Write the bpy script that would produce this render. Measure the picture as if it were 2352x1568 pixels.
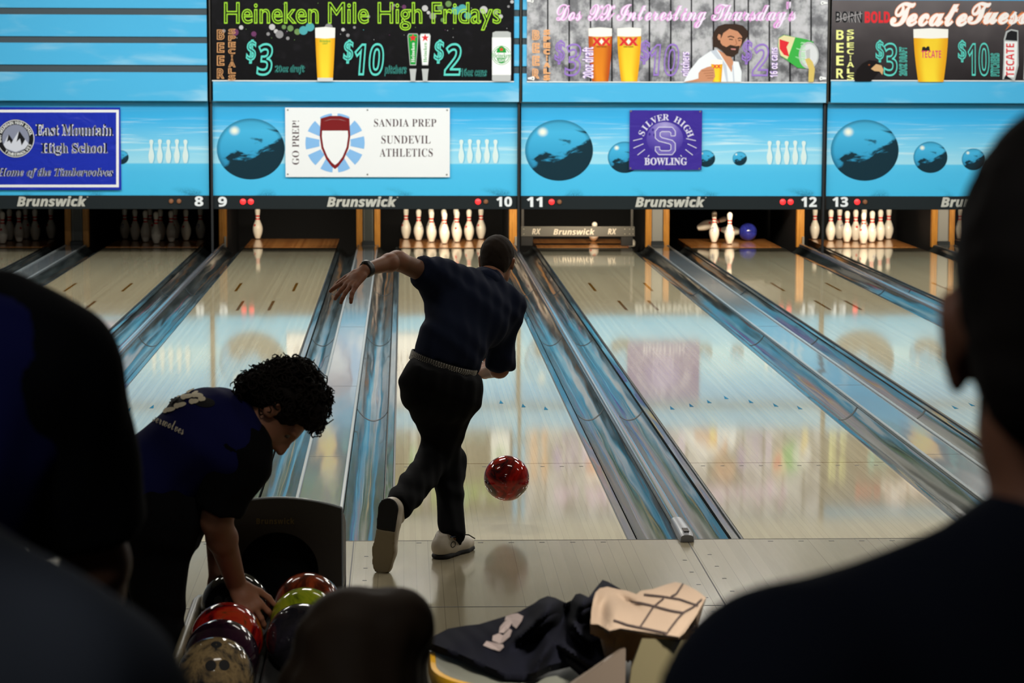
import bpy, bmesh, math, random
import numpy as np
from mathutils import Vector, Matrix
from mathutils.bvhtree import BVHTree

for o in list(bpy.data.objects):
    bpy.data.objects.remove(o)
scene = bpy.context.scene
COL = scene.collection
random.seed(7)
rng = np.random.default_rng(7)
PI = math.pi

# ------------------------------------------------------------------ camera
IMG_W, IMG_H, FPX = 2352.0, 1568.0, 5700.8
YAW, PITCH, ROLL = 0.043910, 0.113181, 0.003440
CAM = np.array([-0.488, -11.173, 2.185])
_f = np.array([math.sin(YAW) * math.cos(PITCH), math.cos(YAW) * math.cos(PITCH), -math.sin(PITCH)])
_r = np.array([math.cos(YAW), -math.sin(YAW), 0.0])
_u = np.cross(_r, _f)
C_R = math.cos(ROLL) * _r + math.sin(ROLL) * _u
C_U = -math.sin(ROLL) * _r + math.cos(ROLL) * _u
C_F = _f
cam_data = bpy.data.cameras.new('camera')
cam_data.sensor_width = 36.0
cam_data.lens = FPX / IMG_W * 36.0
cam_data.clip_start, cam_data.clip_end = 0.05, 200
cam_data.dof.use_dof = True
cam_data.dof.focus_distance = 11.2
cam_data.dof.aperture_fstop = (cam_data.lens / 1000.0) / 0.0125
cam_data.dof.aperture_blades = 7
cam = bpy.data.objects.new('camera', cam_data)
COL.objects.link(cam)
cam.matrix_world = Matrix(((C_R[0], C_U[0], -C_F[0], CAM[0]), (C_R[1], C_U[1], -C_F[1], CAM[1]),
                           (C_R[2], C_U[2], -C_F[2], CAM[2]), (0, 0, 0, 1)))
scene.camera = cam

def ray(px, py):
    return C_F + C_R * ((px - IMG_W / 2) / FPX) - C_U * ((py - IMG_H / 2) / FPX)

def U(px, py, Y):
    """the point of the plane Y seen at a place of the photograph"""
    d = ray(px, py)
    return CAM + d * ((Y - CAM[1]) / d[1])

def UZ(px, py, Z=0.0):
    d = ray(px, py)
    return CAM + d * ((Z - CAM[2]) / d[2])

# ------------------------------------------------------------------ view, world, lights
scene.view_settings.view_transform = 'Standard'
scene.view_settings.look = 'None'
scene.view_settings.gamma = 1
scene.view_settings.use_curve_mapping = False
scene.view_settings.exposure = 0.0
scene.cycles.use_denoising = True
scene.cycles.max_bounces = 8
scene.cycles.glossy_bounces = 4
scene.cycles.sample_clamp_indirect = 6

world = bpy.data.worlds.new('world')
scene.world = world
world.use_nodes = True
world.node_tree.nodes['Background'].inputs[0].default_value = (0.55, 0.62, 0.75, 1)
world.node_tree.nodes['Background'].inputs[1].default_value = 0.0

def area(name, loc, target, sx, sy, watts, color=(1, 1, 1), spread=PI):
    d = bpy.data.lights.new(name, 'AREA')
    d.shape = 'RECTANGLE'
    d.size, d.size_y = sx, sy
    d.energy = watts
    d.color = color
    d.spread = spread
    o = bpy.data.objects.new(name, d)
    COL.objects.link(o)
    o.location = loc
    v = Vector(target) - Vector(loc)
    o.rotation_euler = v.to_track_quat('-Z', 'Y').to_euler()
    return o

# fluorescent strips that wash the masking units, in the ceiling cove before them
area('mask_wash_light', (0.9, 13.1, 3.60), (0.9, 16.5, 1.30), 15.0, 0.35, 330, (0.97, 1.0, 0.98))
# ceiling troffers above the lanes and above the approach
for (yy, ww) in ((3.0, 300), (8.0, 540), (12.0, 235)):
    for xx in (-4.2, -0.8, 2.6, 6.0):
        area('lane_ceiling_light', (xx, yy, 3.62), (xx, yy, 0), 1.25, 0.5, ww / 4, (1.0, 0.97, 0.9))
for xx in (-2.6, 0.8, 4.2):
    area('approach_ceiling_light', (xx, -0.4, 3.62), (xx, -0.4, 0), 1.2, 0.3, 16, (1.0, 0.95, 0.86))
area('concourse_ceiling_light', (-1.6, -9.9, 3.62), (-1.4, -9.4, 0), 1.2, 0.3, 15.0, (0.9, 0.95, 1.0))
area('rack_fill_light', (-0.6, -5.9, 3.62), (-0.9, -4.6, 0), 1.2, 0.3, 15.0, (1.0, 0.94, 0.85))  # added fill lamp, brightens the boy's back and the balls on the rack
area('table_downlight', (0.60, -8.0, 3.62), (0.33, -5.72, 0.75), 0.3, 0.3, 17.0, (1.0, 0.93, 0.84), math.radians(44))

# ------------------------------------------------------------------ materials
def lin(c):
    if isinstance(c, str):
        c = [int(c[i:i + 2], 16) / 255.0 for i in (0, 2, 4)]
        c = [x / 12.92 if x <= 0.04045 else ((x + 0.055) / 1.055) ** 2.4 for x in c]
    return (c[0], c[1], c[2], 1.0)

MATS = {}
def mat(name, col, rough=0.5, metal=0.0, spec=0.5, coat=0.0, emit=None, estr=1.0):
    if name in MATS:
        return MATS[name]
    m = bpy.data.materials.new(name)
    m.use_nodes = True
    b = m.node_tree.nodes['Principled BSDF']
    b.inputs['Base Color'].default_value = lin(col)
    b.inputs['Roughness'].default_value = rough
    b.inputs['Metallic'].default_value = metal
    b.inputs['Specular IOR Level'].default_value = spec
    b.inputs['Coat Weight'].default_value = coat
    b.inputs['Coat Roughness'].default_value = 0.05
    if emit is not None:
        b.inputs['Emission Color'].default_value = lin(emit)
        b.inputs['Emission Strength'].default_value = estr
    MATS[name] = m
    return m

class NT:
    """small helper to write node trees"""
    def __init__(self, m):
        self.t = m.node_tree
        self.b = self.t.nodes['Principled BSDF']
    def n(self, typ, **kw):
        nd = self.t.nodes.new(typ)
        for k, v in kw.items():
            setattr(nd, k, v)
        return nd
    def l(self, a, b):
        self.t.links.new(a, b)
    def val(self, sock, x):
        if hasattr(x, 'links') or hasattr(x, 'is_linked'):
            self.l(x, sock)
        else:
            sock.default_value = x
    def math(self, op, a, b=0.0, c=0.0, clamp=False):
        nd = self.n('ShaderNodeMath', operation=op, use_clamp=clamp)
        self.val(nd.inputs[0], a); self.val(nd.inputs[1], b); self.val(nd.inputs[2], c)
        return nd.outputs[0]
    def mix(self, fac, a, b):
        nd = self.n('ShaderNodeMix', data_type='RGBA')
        self.val(nd.inputs['Factor'], fac)
        for s, x in ((nd.inputs[6], a), (nd.inputs[7], b)):
            self.val(s, x if hasattr(x, 'is_linked') else lin(x))
        return nd.outputs[2]
    def coords(self, which='Object', scale=(1, 1, 1), loc=(0, 0, 0)):
        tc = self.n('ShaderNodeTexCoord')
        mp = self.n('ShaderNodeMapping')
        mp.inputs['Scale'].default_value = scale
        mp.inputs['Location'].default_value = loc
        self.l(tc.outputs[which], mp.inputs['Vector'])
        return mp.outputs[0]
    def sep(self, v):
        s = self.n('ShaderNodeSeparateXYZ')
        self.l(v, s.inputs[0])
        return s.outputs
    def noise(self, v, scale=5.0, detail=3.0, rough=0.5, dist=0.0):
        nd = self.n('ShaderNodeTexNoise')
        self.l(v, nd.inputs['Vector'])
        nd.inputs['Scale'].default_value = scale
        nd.inputs['Detail'].default_value = detail
        nd.inputs['Roughness'].default_value = rough
        nd.inputs['Distortion'].default_value = dist
        return nd.outputs[0]
    def ramp(self, fac, stops):
        nd = self.n('ShaderNodeValToRGB')
        self.l(fac, nd.inputs[0])
        e = nd.color_ramp.elements
        while len(e) < len(stops):
            e.new(0.5)
        for el, (p, c) in zip(e, stops):
            el.position = p
            el.color = lin(c)
        return nd.outputs[0]
    def smooth(self, x, a, b):
        nd = self.n('ShaderNodeMapRange', interpolation_type='SMOOTHSTEP')
        self.l(x, nd.inputs[0])
        nd.inputs[1].default_value = a; nd.inputs[2].default_value = b
        return nd.outputs[0]
    def bump(self, h, strength=0.2, dist=0.01):
        nd = self.n('ShaderNodeBump')
        nd.inputs['Strength'].default_value = strength
        nd.inputs['Distance'].default_value = dist
        self.l(h, nd.inputs['Height'])
        self.l(nd.outputs[0], self.b.inputs['Normal'])

def wood_lane(name, light, dark, board=0.0272, rough=0.09, gap=0.0, contrast=1.0):
    m = mat(name, light, rough)
    t = NT(m)
    co = t.coords('Object')
    x, y, z = t.sep(co)
    bx = t.math('FLOOR', t.math('DIVIDE', x, board))
    wn = t.n('ShaderNodeTexWhiteNoise', noise_dimensions='1D')
    t.l(bx, wn.inputs['W'])
    v2 = t.coords('Object', (14, 0.9, 14))
    g = t.noise(v2, 3.0, 4.0, 0.6)
    f = t.math('ADD', t.math('MULTIPLY', wn.outputs[0], 0.62 * contrast), t.math('MULTIPLY', g, 0.55), clamp=True)
    c = t.mix(f, dark, light)
    fr = t.math('FRACT', t.math('DIVIDE', x, board))
    seam = t.math('MULTIPLY', t.math('LESS_THAN', fr, 0.055), t.math('GREATER_THAN', wn.outputs[0], 0.45))
    c = t.mix(t.math('MULTIPLY', seam, 0.36), c, '3a3224')
    t.l(c, t.b.inputs['Base Color'])
    r = t.math('ADD', t.math('MULTIPLY', g, 0.02), rough - 0.008)
    t.l(r, t.b.inputs['Roughness'])
    return m

# ------------------------------------------------------------------ mesh builder
class MB:
    def __init__(self):
        self.v, self.f, self.m, self.uv, self.sm, self.mats = [], [], [], [], [], []
    def mi(self, m):
        if m not in self.mats:
            self.mats.append(m)
        return self.mats.index(m)
    def add(self, verts, faces, m, uv=None, smooth=False):
        n = len(self.v)
        self.v.extend([tuple(map(float, p)) for p in verts])
        k = self.mi(m)
        for f in faces:
            self.f.append([n + i for i in f])
            self.m.append(k)
            self.sm.append(smooth)
            self.uv.append([uv[i] for i in f] if uv is not None else [(0, 0)] * len(f))
        return self
    def box(self, x0, x1, y0, y1, z0, z1, m, bev=0.0):
        if bev > 0:
            b = bev
            xs = [(x0 + b, y0 + b), (x1 - b, y0 + b), (x1 - b, y1 - b), (x0 + b, y1 - b)]
            pl = [(x0, y0 + b), (x0 + b, y0), (x1 - b, y0), (x1, y0 + b), (x1, y1 - b), (x1 - b, y1), (x0 + b, y1), (x0, y1 - b)]
            V, F = [], []
            def ring(off, z):
                cx, cy = (x0 + x1) / 2, (y0 + y1) / 2
                s = len(V)
                for (a, c) in pl:
                    V.append((a + (off if a < cx else -off), c + (off if c < cy else -off), z))
                return s
            r = [ring(b, z0), ring(0, z0 + b), ring(0, z1 - b), ring(b, z1)]
            for a, c in zip(r, r[1:]):
                for i in range(8):
                    j = (i + 1) % 8
                    F.append((a + i, a + j, c + j, c + i))
            F.append([r[0] + i for i in range(8)][::-1])
            F.append([r[3] + i for i in range(8)])
            return self.add(V, F, m)
        V = [(x, y, z) for z in (z0, z1) for y in (y0, y1) for x in (x0, x1)]
        F = [(0, 2, 3, 1), (4, 5, 7, 6), (0, 1, 5, 4), (2, 6, 7, 3), (0, 4, 6, 2), (1, 3, 7, 5)]
        return self.add(V, F, m)
    def prism_xz(self, pts, y0, y1, m, smooth=False):
        """outline in x,z swept along y"""
        n = len(pts)
        V = [(x, y0, z) for x, z in pts] + [(x, y1, z) for x, z in pts]
        F = [(i, (i + 1) % n, n + (i + 1) % n, n + i) for i in range(n)]
        self.add(V, F, m, smooth=smooth)
        return self.add(V, [list(range(n))[::-1], list(range(n, 2 * n))], m)
    def strip_xz(self, pts, ys, m, smooth=True, uv=False):
        """open profile in x,z swept along y through the list ys"""
        n = len(pts)
        V = [(x, y, z) for y in ys for x, z in pts]
        F = [(a * n + i, a * n + i + 1, (a + 1) * n + i + 1, (a + 1) * n + i) for a in range(len(ys) - 1) for i in range(n - 1)]
        return self.add(V, F, m, smooth=smooth)
    def lathe(self, prof, m, n=24, c=(0, 0, 0), smooth=True, axis=None, caps=True):
        V, F = [], []
        for r, z in prof:
            for i in range(n):
                a = 2 * PI * i / n
                V.append((r * math.cos(a), r * math.sin(a), z))
        for k in range(len(prof) - 1):
            for i in range(n):
                j = (i + 1) % n
                F.append((k * n + i, k * n + j, (k + 1) * n + j, (k + 1) * n + i))
        if caps:
            F.append([i for i in range(n)][::-1])
            F.append([(len(prof) - 1) * n + i for i in range(n)])
        if axis is not None:
            q = Vector((0, 0, 1)).rotation_difference(Vector(axis))
            V = [tuple(q @ Vector(p)) for p in V]
        V = [(p[0] + c[0], p[1] + c[1], p[2] + c[2]) for p in V]
        return self.add(V, F, m, smooth=smooth)
    def sphere(self, c, r, m, nu=24, nv=14, R=None):
        r = (r, r, r) if not hasattr(r, '__len__') else r
        V, F = [], []
        for j in range(nv + 1):
            t = PI * j / nv
            for i in range(nu):
                a = 2 * PI * i / nu
                p = np.array((r[0] * math.sin(t) * math.cos(a), r[1] * math.sin(t) * math.sin(a), r[2] * math.cos(t)))
                if R is not None:
                    p = R @ p
                V.append(tuple(p + np.array(c)))
        for j in range(nv):
            for i in range(nu):
                k = (i + 1) % nu
                if j == 0:
                    F.append((i, nu + i, nu + k))
                elif j == nv - 1:
                    F.append((j * nu + i, (j + 1) * nu + i, j * nu + k))
                else:
                    F.append((j * nu + i, (j + 1) * nu + i, (j + 1) * nu + k, j * nu + k))
        return self.add(V, F, m, smooth=True)
    def tube(self, pts, r, m, n=8, caps=True):
        pts = [np.array(p, float) for p in pts]
        rs = r if hasattr(r, '__len__') else [r] * len(pts)
        V, F = [], []
        up = np.array((0.0, 0.0, 1.0))
        prev = None
        for k, p in enumerate(pts):
            d = (pts[min(k + 1, len(pts) - 1)] - pts[max(k - 1, 0)])
            d = d / (np.linalg.norm(d) + 1e-12)
            if prev is None:
                a = np.cross(d, up)
                if np.linalg.norm(a) < 0.1:
                    a = np.cross(d, (1.0, 0, 0))
            else:
                a = prev - d * (prev @ d)
            a = a / (np.linalg.norm(a) + 1e-12)
            prev = a
            b = np.cross(d, a)
            for i in range(n):
                t = 2 * PI * i / n
                V.append(p + rs[k] * (a * math.cos(t) + b * math.sin(t)))
        for k in range(len(pts) - 1):
            for i in range(n):
                j = (i + 1) % n
                F.append((k * n + i, k * n + j, (k + 1) * n + j, (k + 1) * n + i))
        if caps:
            F.append(list(range(n)))
            F.append([(len(pts) - 1) * n + i for i in range(n)][::-1])
        return self.add(V, F, m, smooth=True)
    def build(self, name, parent=None, loc=None, sharp=40):
        me = bpy.data.meshes.new(name)
        off = np.array(parent.location if (parent is not None and loc is None) else (loc if loc is not None else (0, 0, 0)), float)
        if parent is not None and parent.parent is not None and loc is None:
            off = np.array(WORLD_LOC[parent.name])
        V = [tuple(np.array(p) - off) for p in self.v]
        me.from_pydata(V, [], self.f)
        for m in self.mats:
            me.materials.append(m)
        me.polygons.foreach_set('material_index', self.m)
        me.polygons.foreach_set('use_smooth', self.sm)
        uvl = me.uv_layers.new(name='uv')
        flat = [c for f in self.uv for p in f for c in p]
        uvl.data.foreach_set('uv', flat)
        me.update()
        if sharp and any(self.sm):
            me.set_sharp_from_angle(angle=math.radians(sharp))
        o = bpy.data.objects.new(name, me)
        COL.objects.link(o)
        if parent is not None:
            o.parent = parent
            if loc is not None:
                pl = np.array(WORLD_LOC.get(parent.name, parent.location))
                o.location = tuple(off - pl)
            WORLD_LOC[o.name] = tuple(off)
        else:
            o.location = tuple(off)
            WORLD_LOC[o.name] = tuple(off)
        return o

WORLD_LOC = {}

def tag(o, label=None, cat=None, group=None, kind=None):
    if label: o['label'] = label
    if cat: o['category'] = cat
    if group: o['group'] = group
    if kind: o['kind'] = kind
    return o

def thing(name, label, cat, loc=(0, 0, 0), group=None):
    o = bpy.data.objects.new(name, None)
    o.empty_display_size = 0.1
    COL.objects.link(o)
    o.location = tuple(float(c) for c in loc)
    WORLD_LOC[o.name] = tuple(float(c) for c in loc)
    return tag(o, label, cat, group)

def dup(o, parent=None):
    c = o.copy()
    COL.objects.link(c)
    if parent is not None:
        c.parent = parent
    for ch in o.children:
        dup(ch, c)
    return c

# ------------------------------------------------------------------ lettering
def mb_map(s, style):
    base = {'serif': (0x1D400, 0x1D41A, 0x1D7CE), 'italic': (0x1D468, 0x1D482, 0x1D7CE), 'script': (0x1D4D0, 0x1D4EA, 0x1D7CE),
            'bold': (0x1D5D4, 0x1D5EE, 0x1D7EC), 'bolditalic': (0x1D63C, 0x1D656, 0x1D7EC)}.get(style)
    if base is None:
        return s
    out = ''
    for ch in s:
        if 'A' <= ch <= 'Z': out += chr(base[0] + ord(ch) - 65)
        elif 'a' <= ch <= 'z': out += chr(base[1] + ord(ch) - 97)
        elif '0' <= ch <= '9': out += chr(base[2] + ord(ch) - 48)
        else: out += ch
    return out

TXT = {}
def text_mesh(s, style='plain', shear=0.0, offset=0.0, stroke=None, spacing=1.0):
    """vertices (n,2) and faces of a word, one unit high letters"""
    key = (s, style, shear, offset, stroke, spacing)
    if key in TXT:
        return TXT[key]
    c = bpy.data.curves.new('lettering', 'FONT')
    c.body = mb_map(s, style)
    c.shear = shear
    c.offset = offset
    c.resolution_u = 4
    c.space_character = spacing
    if stroke:
        c.fill_mode = 'NONE'
        c.bevel_depth = stroke
        c.bevel_resolution = 0
    o = bpy.data.objects.new('lettering', c)
    me = bpy.data.meshes.new_from_object(o)
    V = np.array([v.co[:] for v in me.vertices]) if len(me.vertices) else np.zeros((0, 3))
    F = [list(p.vertices) for p in me.polygons]
    bpy.data.objects.remove(o)
    bpy.data.curves.remove(c)
    bpy.data.meshes.remove(me)
    TXT[key] = (V, F)
    return V, F

class Art(MB):
    """flat printed artwork on an upright plane y = Y that faces the lanes; places are given as in the photograph"""
    def __init__(self, Y, step=0.00016):
        super().__init__()
        self.Y, self.step, self.k = Y, step, 7
    def w(self, px, py):
        p = U(px, py, self.Y)
        return p[0], p[2]
    def lay(self):
        self.k += 1
        return self.Y - self.k * self.step
    def poly(self, pts, m, uv=None):
        y = self.lay()
        V = [(self.w(*p)[0], y, self.w(*p)[1]) for p in pts]
        return self.add(V, [list(range(len(V)))], m, uv)
    def rect(self, x0, y0, x1, y1, m, uv=None):
        return self.poly([(x0, y1), (x1, y1), (x1, y0), (x0, y0)], m, uv or [(0, 0), (1, 0), (1, 1), (0, 1)])
    def disc(self, cx, cy, rx, ry, m, n=40, a0=0.0, a1=2 * PI):
        full = abs(a1 - a0 - 2 * PI) < 1e-6
        k = n if full else n + 1
        A = [a0 + (a1 - a0) * i / n for i in range(k)]
        return self.poly([(cx + rx * math.cos(a), cy - ry * math.sin(a)) for a in A], m, [(math.cos(a), math.sin(a)) for a in A])
    def ring(self, cx, cy, r0, r1, m, n=40, a0=0.0, a1=2 * PI):
        y = self.lay()
        V, F = [], []
        for i in range(n + 1):
            a = a0 + (a1 - a0) * i / n
            for r in (r0, r1):
                x, z = self.w(cx + r * math.cos(a), cy - r * math.sin(a))
                V.append((x, y, z))
        for i in range(n):
            F.append((2 * i, 2 * i + 1, 2 * i + 3, 2 * i + 2))
        return self.add(V, F, m)
    def line(self, pts, wd, m):
        y = self.lay()
        V, F = [], []
        for i, p in enumerate(pts):
            a = np.array(pts[max(i - 1, 0)], float); b = np.array(pts[min(i + 1, len(pts) - 1)], float)
            d = (b - a) / (np.linalg.norm(b - a) + 1e-9)
            nn = np.array((-d[1], d[0])) * wd / 2
            for q in (np.array(p) + nn, np.array(p) - nn):
                x, z = self.w(*q)
                V.append((x, y, z))
        for i in range(len(pts) - 1):
            F.append((2 * i, 2 * i + 1, 2 * i + 3, 2 * i + 2))
        return self.add(V, F, m)
    def text(self, s, x0, y0, x1, y1, m, style='plain', shear=0.0, offset=0.0, stroke=None, rot=False, spacing=1.0, edge=None):
        if edge is not None:
            self.text(s, x0, y0, x1, y1, edge[0], style, shear, 0.0, edge[1], rot, spacing)
            self.k += 5
        V, F = text_mesh(s, style, shear, offset, stroke, spacing)
        if not len(V):
            return self
        Z = V[:, 2]
        V = V[:, :2]
        hgt = (V.max(0) - V.min(0))[1]
        if rot:
            V = np.stack([-V[:, 1], V[:, 0]], 1)
        lo, hi = V.min(0), V.max(0)
        T = (V - lo) / np.maximum(hi - lo, 1e-6)
        y = self.lay()
        W = [self.w(x0 + (x1 - x0) * a, y1 + (y0 - y1) * b) for a, b in T]
        sc = abs((x1 - x0) if rot else (y1 - y0)) / 205.0 / max(hgt, 1e-6) * 0.03
        return self.add([(p[0], y - z * sc, p[1]) for p, z in zip(W, Z)], F, m)
    def arc_text(self, s, cx, cy, r, size, a0, a1, m, style='plain', inward=False, offset=0.0, wide=1.0):
        self.k += 1
        n = len(s)
        for i, ch in enumerate(s):
            if ch == ' ':
                continue
            a = a0 + (a1 - a0) * (i / max(n - 1, 1))
            V, F = text_mesh(ch, style, 0, offset)
            if not len(V):
                continue
            V = V[:, :2]
            c = (V.max(0) + V.min(0)) / 2
            y = self.lay()
            W = []
            for p in V:
                u, v = (p[0] - c[0]) * size * wide, (p[1] - 0.35) * size
                if not inward:
                    t = np.array((math.sin(a), -math.cos(a))); nr = np.array((math.cos(a), math.sin(a)))
                else:
                    t = np.array((-math.sin(a), math.cos(a))); nr = -np.array((math.cos(a), math.sin(a)))
                q = np.array((math.cos(a), math.sin(a))) * r + t * u + nr * v
                W.append(self.w(cx + q[0], cy - q[1]))
            self.add([(g, y, h) for g, h in W], F, m)
        return self
# ------------------------------------------------------------------ the hall
LANE = {7: -5.211, 8: -3.409, 9: -1.802, 10: 0.0, 11: 1.607, 12: 3.409, 13: 5.015, 14: 6.818}
LW = 0.5334
NARROW = {(8, 9): -2.606, (10, 11): 0.803, (12, 13): 4.212}
WIDE = {(7, 8): -4.310, (9, 10): -0.905, (11, 12): 2.508, (13, 14): 5.917}
YM = 16.5      # face of the lower masking units
YU = 16.38     # face of the upper masking units

m_wall = mat('wall_paint', '4a4c50', 0.8)
m_dark = mat('dark_void', '0a0a0b', 0.9)
m_ceil = mat('ceiling_tile', '8c8a84', 0.9)
m_soffit = mat('soffit_paint', 'cfc9bb', 0.7)
m_carpet = mat('carpet', '17181c', 0.95)
m_black = mat('black_metal', '14171a', 0.45)
m_lane = wood_lane('lane_maple', 'c2b898', 'a3967a', 0.0272, 0.055, contrast=0.55)
m_appr = wood_lane('approach_maple', 'a69c84', '8e846c', 0.0545, 0.13, contrast=0.6)
m_deck = wood_lane('deck_wood', 'c98a4c', '8f5527', 0.0272, 0.12)
m_seam = mat('seam', '241f18', 0.6)
m_dart = mat('dart_inlay', '6b480e', 0.055)
m_arrow = mat('arrow_inlay', '123f55', 0.055)

def struct(name, mb):
    return tag(mb.build(name), kind='structure')

X0, X1 = -6.45, 8.05
# approach: one slab whose seams and guide dots are part of its surface
mb = MB()
mb.box(X0, X1, -4.9, 0.0, -0.12, 0.0, m_appr)
for xs in (-4.12, -2.606, -0.716, 0.808, 2.694, 4.217, 6.1):
    mb.box(xs - 0.0025, xs + 0.0025, -4.8, -0.012, 0.0, 0.0006, m_seam)
    for k in range(14):
        yy = -0.36 - k * 0.255
        for dx in (-0.062, 0.062):
            sh = 0.12 if dx < 0 else 0.0
            mb.box(xs + dx - 0.009, xs + dx + 0.009, yy - 0.006 - sh, yy + 0.006 - sh, 0.0, 0.0006, m_seam)
for yy in (-1.392, -0.006):
    mb.box(X0, X1, yy - 0.004, yy + 0.004, 0.0, 0.0007, m_seam)
for c in LANE.values():
    for row, n in ((-0.06, 7),):
        for k in range(n):
            xx = c - 0.42 + k * 0.14
            mb.box(xx - 0.012, xx + 0.012, row - 0.006, row + 0.006, 0.0, 0.0006, m_seam)
struct('approach_floor', mb)
struct('floor', MB().box(X0, X1, -7.78, -4.9, -0.12, -0.001, m_carpet))
struct('concourse_floor', MB().box(X0, X1, -13.0, -7.78, -0.12, 0.45, m_carpet))
struct('pit_floor', MB().box(X0, X1, 0.0, 20.6, -0.42, -0.30, m_dark))
struct('wall_left', MB().box(X0 - 0.15, X0, -13, 20.6, -0.42, 3.7, m_wall))
struct('wall_right', MB().box(X1, X1 + 0.15, -13, 20.6, -0.42, 3.7, m_wall))
struct('wall_back', MB().box(X0, X1, -13.15, -13.0, -0.42, 3.7, m_wall))
struct('wall_front', MB().box(X0, X1, 20.45, 20.6, -0.42, 3.7, m_dark))
struct('ceiling', MB().box(X0, X1, -13, 20.6, 3.7, 3.85, m_ceil))
struct('trim_1', MB().box(X0, X1, YU + 0.02, YU + 0.16, 2.98, 3.7, m_soffit))

# ------------------------------------------------------------------ lanes
lane_says = {
    7: 'far left bowling lane of pale boards with an unlit full rack', 8: 'pale bowling lane leading to the dark full rack under the number 8',
    9: 'bowling lane leading to the one standing pin under the number 9', 10: 'bowling lane the red ball is thrown onto, under the number 10',
    11: 'bowling lane closed by the lowered sweep under the number 11', 12: 'bowling lane with the blue ball among falling pins, number 12',
    13: 'bowling lane leading to the lit full rack under the number 13', 14: 'far right bowling lane mostly behind the man with the ear'}
for n, c in LANE.items():
    mb = MB()
    mb.box(c - LW, c + LW, 0.0, 17.50, -0.06, 0.0, m_lane)
    for k in range(-3, 4):
        yy = (4.79, 4.60, 4.43, 4.31)[abs(k)]
        xx = c + k * 0.135
        mb.add([(xx - 0.014, yy - 0.08, 0.0006), (xx + 0.014, yy - 0.08, 0.0006), (xx, yy + 0.08, 0.0006)], [(0, 1, 2)], m_arrow)
    for dx, ya, yb in ((-0.137, 10.45, 11.31), (0.137, 10.45, 11.31), (-0.272, 12.25, 13.12), (0.272, 12.25, 13.12)):
        mb.box(c + dx - 0.0135, c + dx + 0.0135, ya, yb, 0.0, 0.0006, m_dart)
    for k in range(-5, 5):
        xx = c + 0.05 + k * 0.105
        mb.box(xx - 0.011, xx + 0.011, 2.05, 2.065, 0.0, 0.0006, m_seam)
    mb.box(c - LW, c + LW, 2.155, 2.162, 0.0, 0.0005, m_dart)
    o = mb.build('bowling_lane', loc=(c, 0, 0))
    tag(o, lane_says[n], 'bowling lane', 'pale maple bowling lanes')
    d = MB()
    d.box(c - LW, c + LW, 17.76, 19.12, -0.06, 0.002, m_deck)
    d.build('pin_deck', o)
    t = MB()  # dark strip painted in for the shade just before the lit pin deck
    t.box(c - LW, c + LW, 17.50, 17.66, -0.06, -0.002, m_black)
    t.box(c - LW, c + LW, 17.66, 17.70, -0.06, 0.001, m_dart)
    t.box(c - LW, c + LW, 17.70, 17.76, -0.06, -0.002, m_black)
    t.build('deck_shade_strip', o)

# ------------------------------------------------------------------ gutters and dividers
m_gut = mat('gutter_plastic', '454c4c', 0.16, spec=0.6)
t = NT(m_gut)
g = t.noise(t.coords('Object', (9, 0.5, 9)), 2.5, 4)
t.l(t.ramp(g, [(0.3, '2a3031'), (0.7, '484e4d')]), t.b.inputs['Base Color'])
t.l(t.math('ADD', t.math('MULTIPLY', g, 0.14), 0.05), t.b.inputs['Roughness'])
t.bump(t.noise(t.coords('Object', (7, 0.35, 7)), 1.2, 2), 0.35, 0.05)
m_rub = mat('gutter_rubber', '0b0c0d', 0.5)
m_cap = mat('divider_plastic', '6d7178', 0.10, spec=0.7)
m_cover = mat('cover_laminate', '767c7e', 0.09, spec=0.7)
t = NT(m_cover)
t.bump(t.noise(t.coords('Object', (4, 0.5, 4)), 1.0, 2), 0.12, 0.03)
m_rail = mat('cover_rail', '8f9494', 0.25)

def gutter(lane_x, div_x, lane_no, side):
    s = 1.0 if div_x > lane_x else -1.0
    w = abs(div_x - lane_x)
    mb = MB()
    ys = [0.004, 4.3, 8.4, 12.6, 17.98]
    P = lambda a: [(lane_x + s * x, z) for x, z in (a if s > 0 else a[::-1])]
    mb.strip_xz(P([(0.0005, -0.05), (0.0005, -0.004), (0.010, -0.004), (0.012, -0.02)]), ys, m_rub, False)
    mb.strip_xz(P([(0.012, -0.02), (0.013, -0.012), (0.048, -0.012), (0.050, -0.03)]), ys, m_gut, False)
    mb.strip_xz(P([(0.050, -0.05), (0.056, -0.05), (0.058, -0.028)]), ys, m_rub, False)
    a = []
    x0, x1 = 0.058, w - 0.002
    for i in range(15):
        tt = i / 14
        a.append((x0 + (x1 - x0) * tt, -0.020 - 0.066 * math.sin(PI * min(1, tt * 1.0)) ** 0.75 + 0.02 * tt))
    mb.strip_xz(P(a), ys, m_gut, True)
    for yy in ys[1:-1]:
        mb.strip_xz(P([(x, z + 0.0015) for x, z in a]), [yy - 0.02, yy + 0.02], m_rub, True)
    o = mb.build('gutter', loc=(lane_x, 0, 0), sharp=50)
    where = 'left' if s < 0 else 'right'
    tag(o, f'dark glossy gutter along the {where} edge of the lane numbered {lane_no}', 'gutter', 'gutters beside the lanes')

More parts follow.
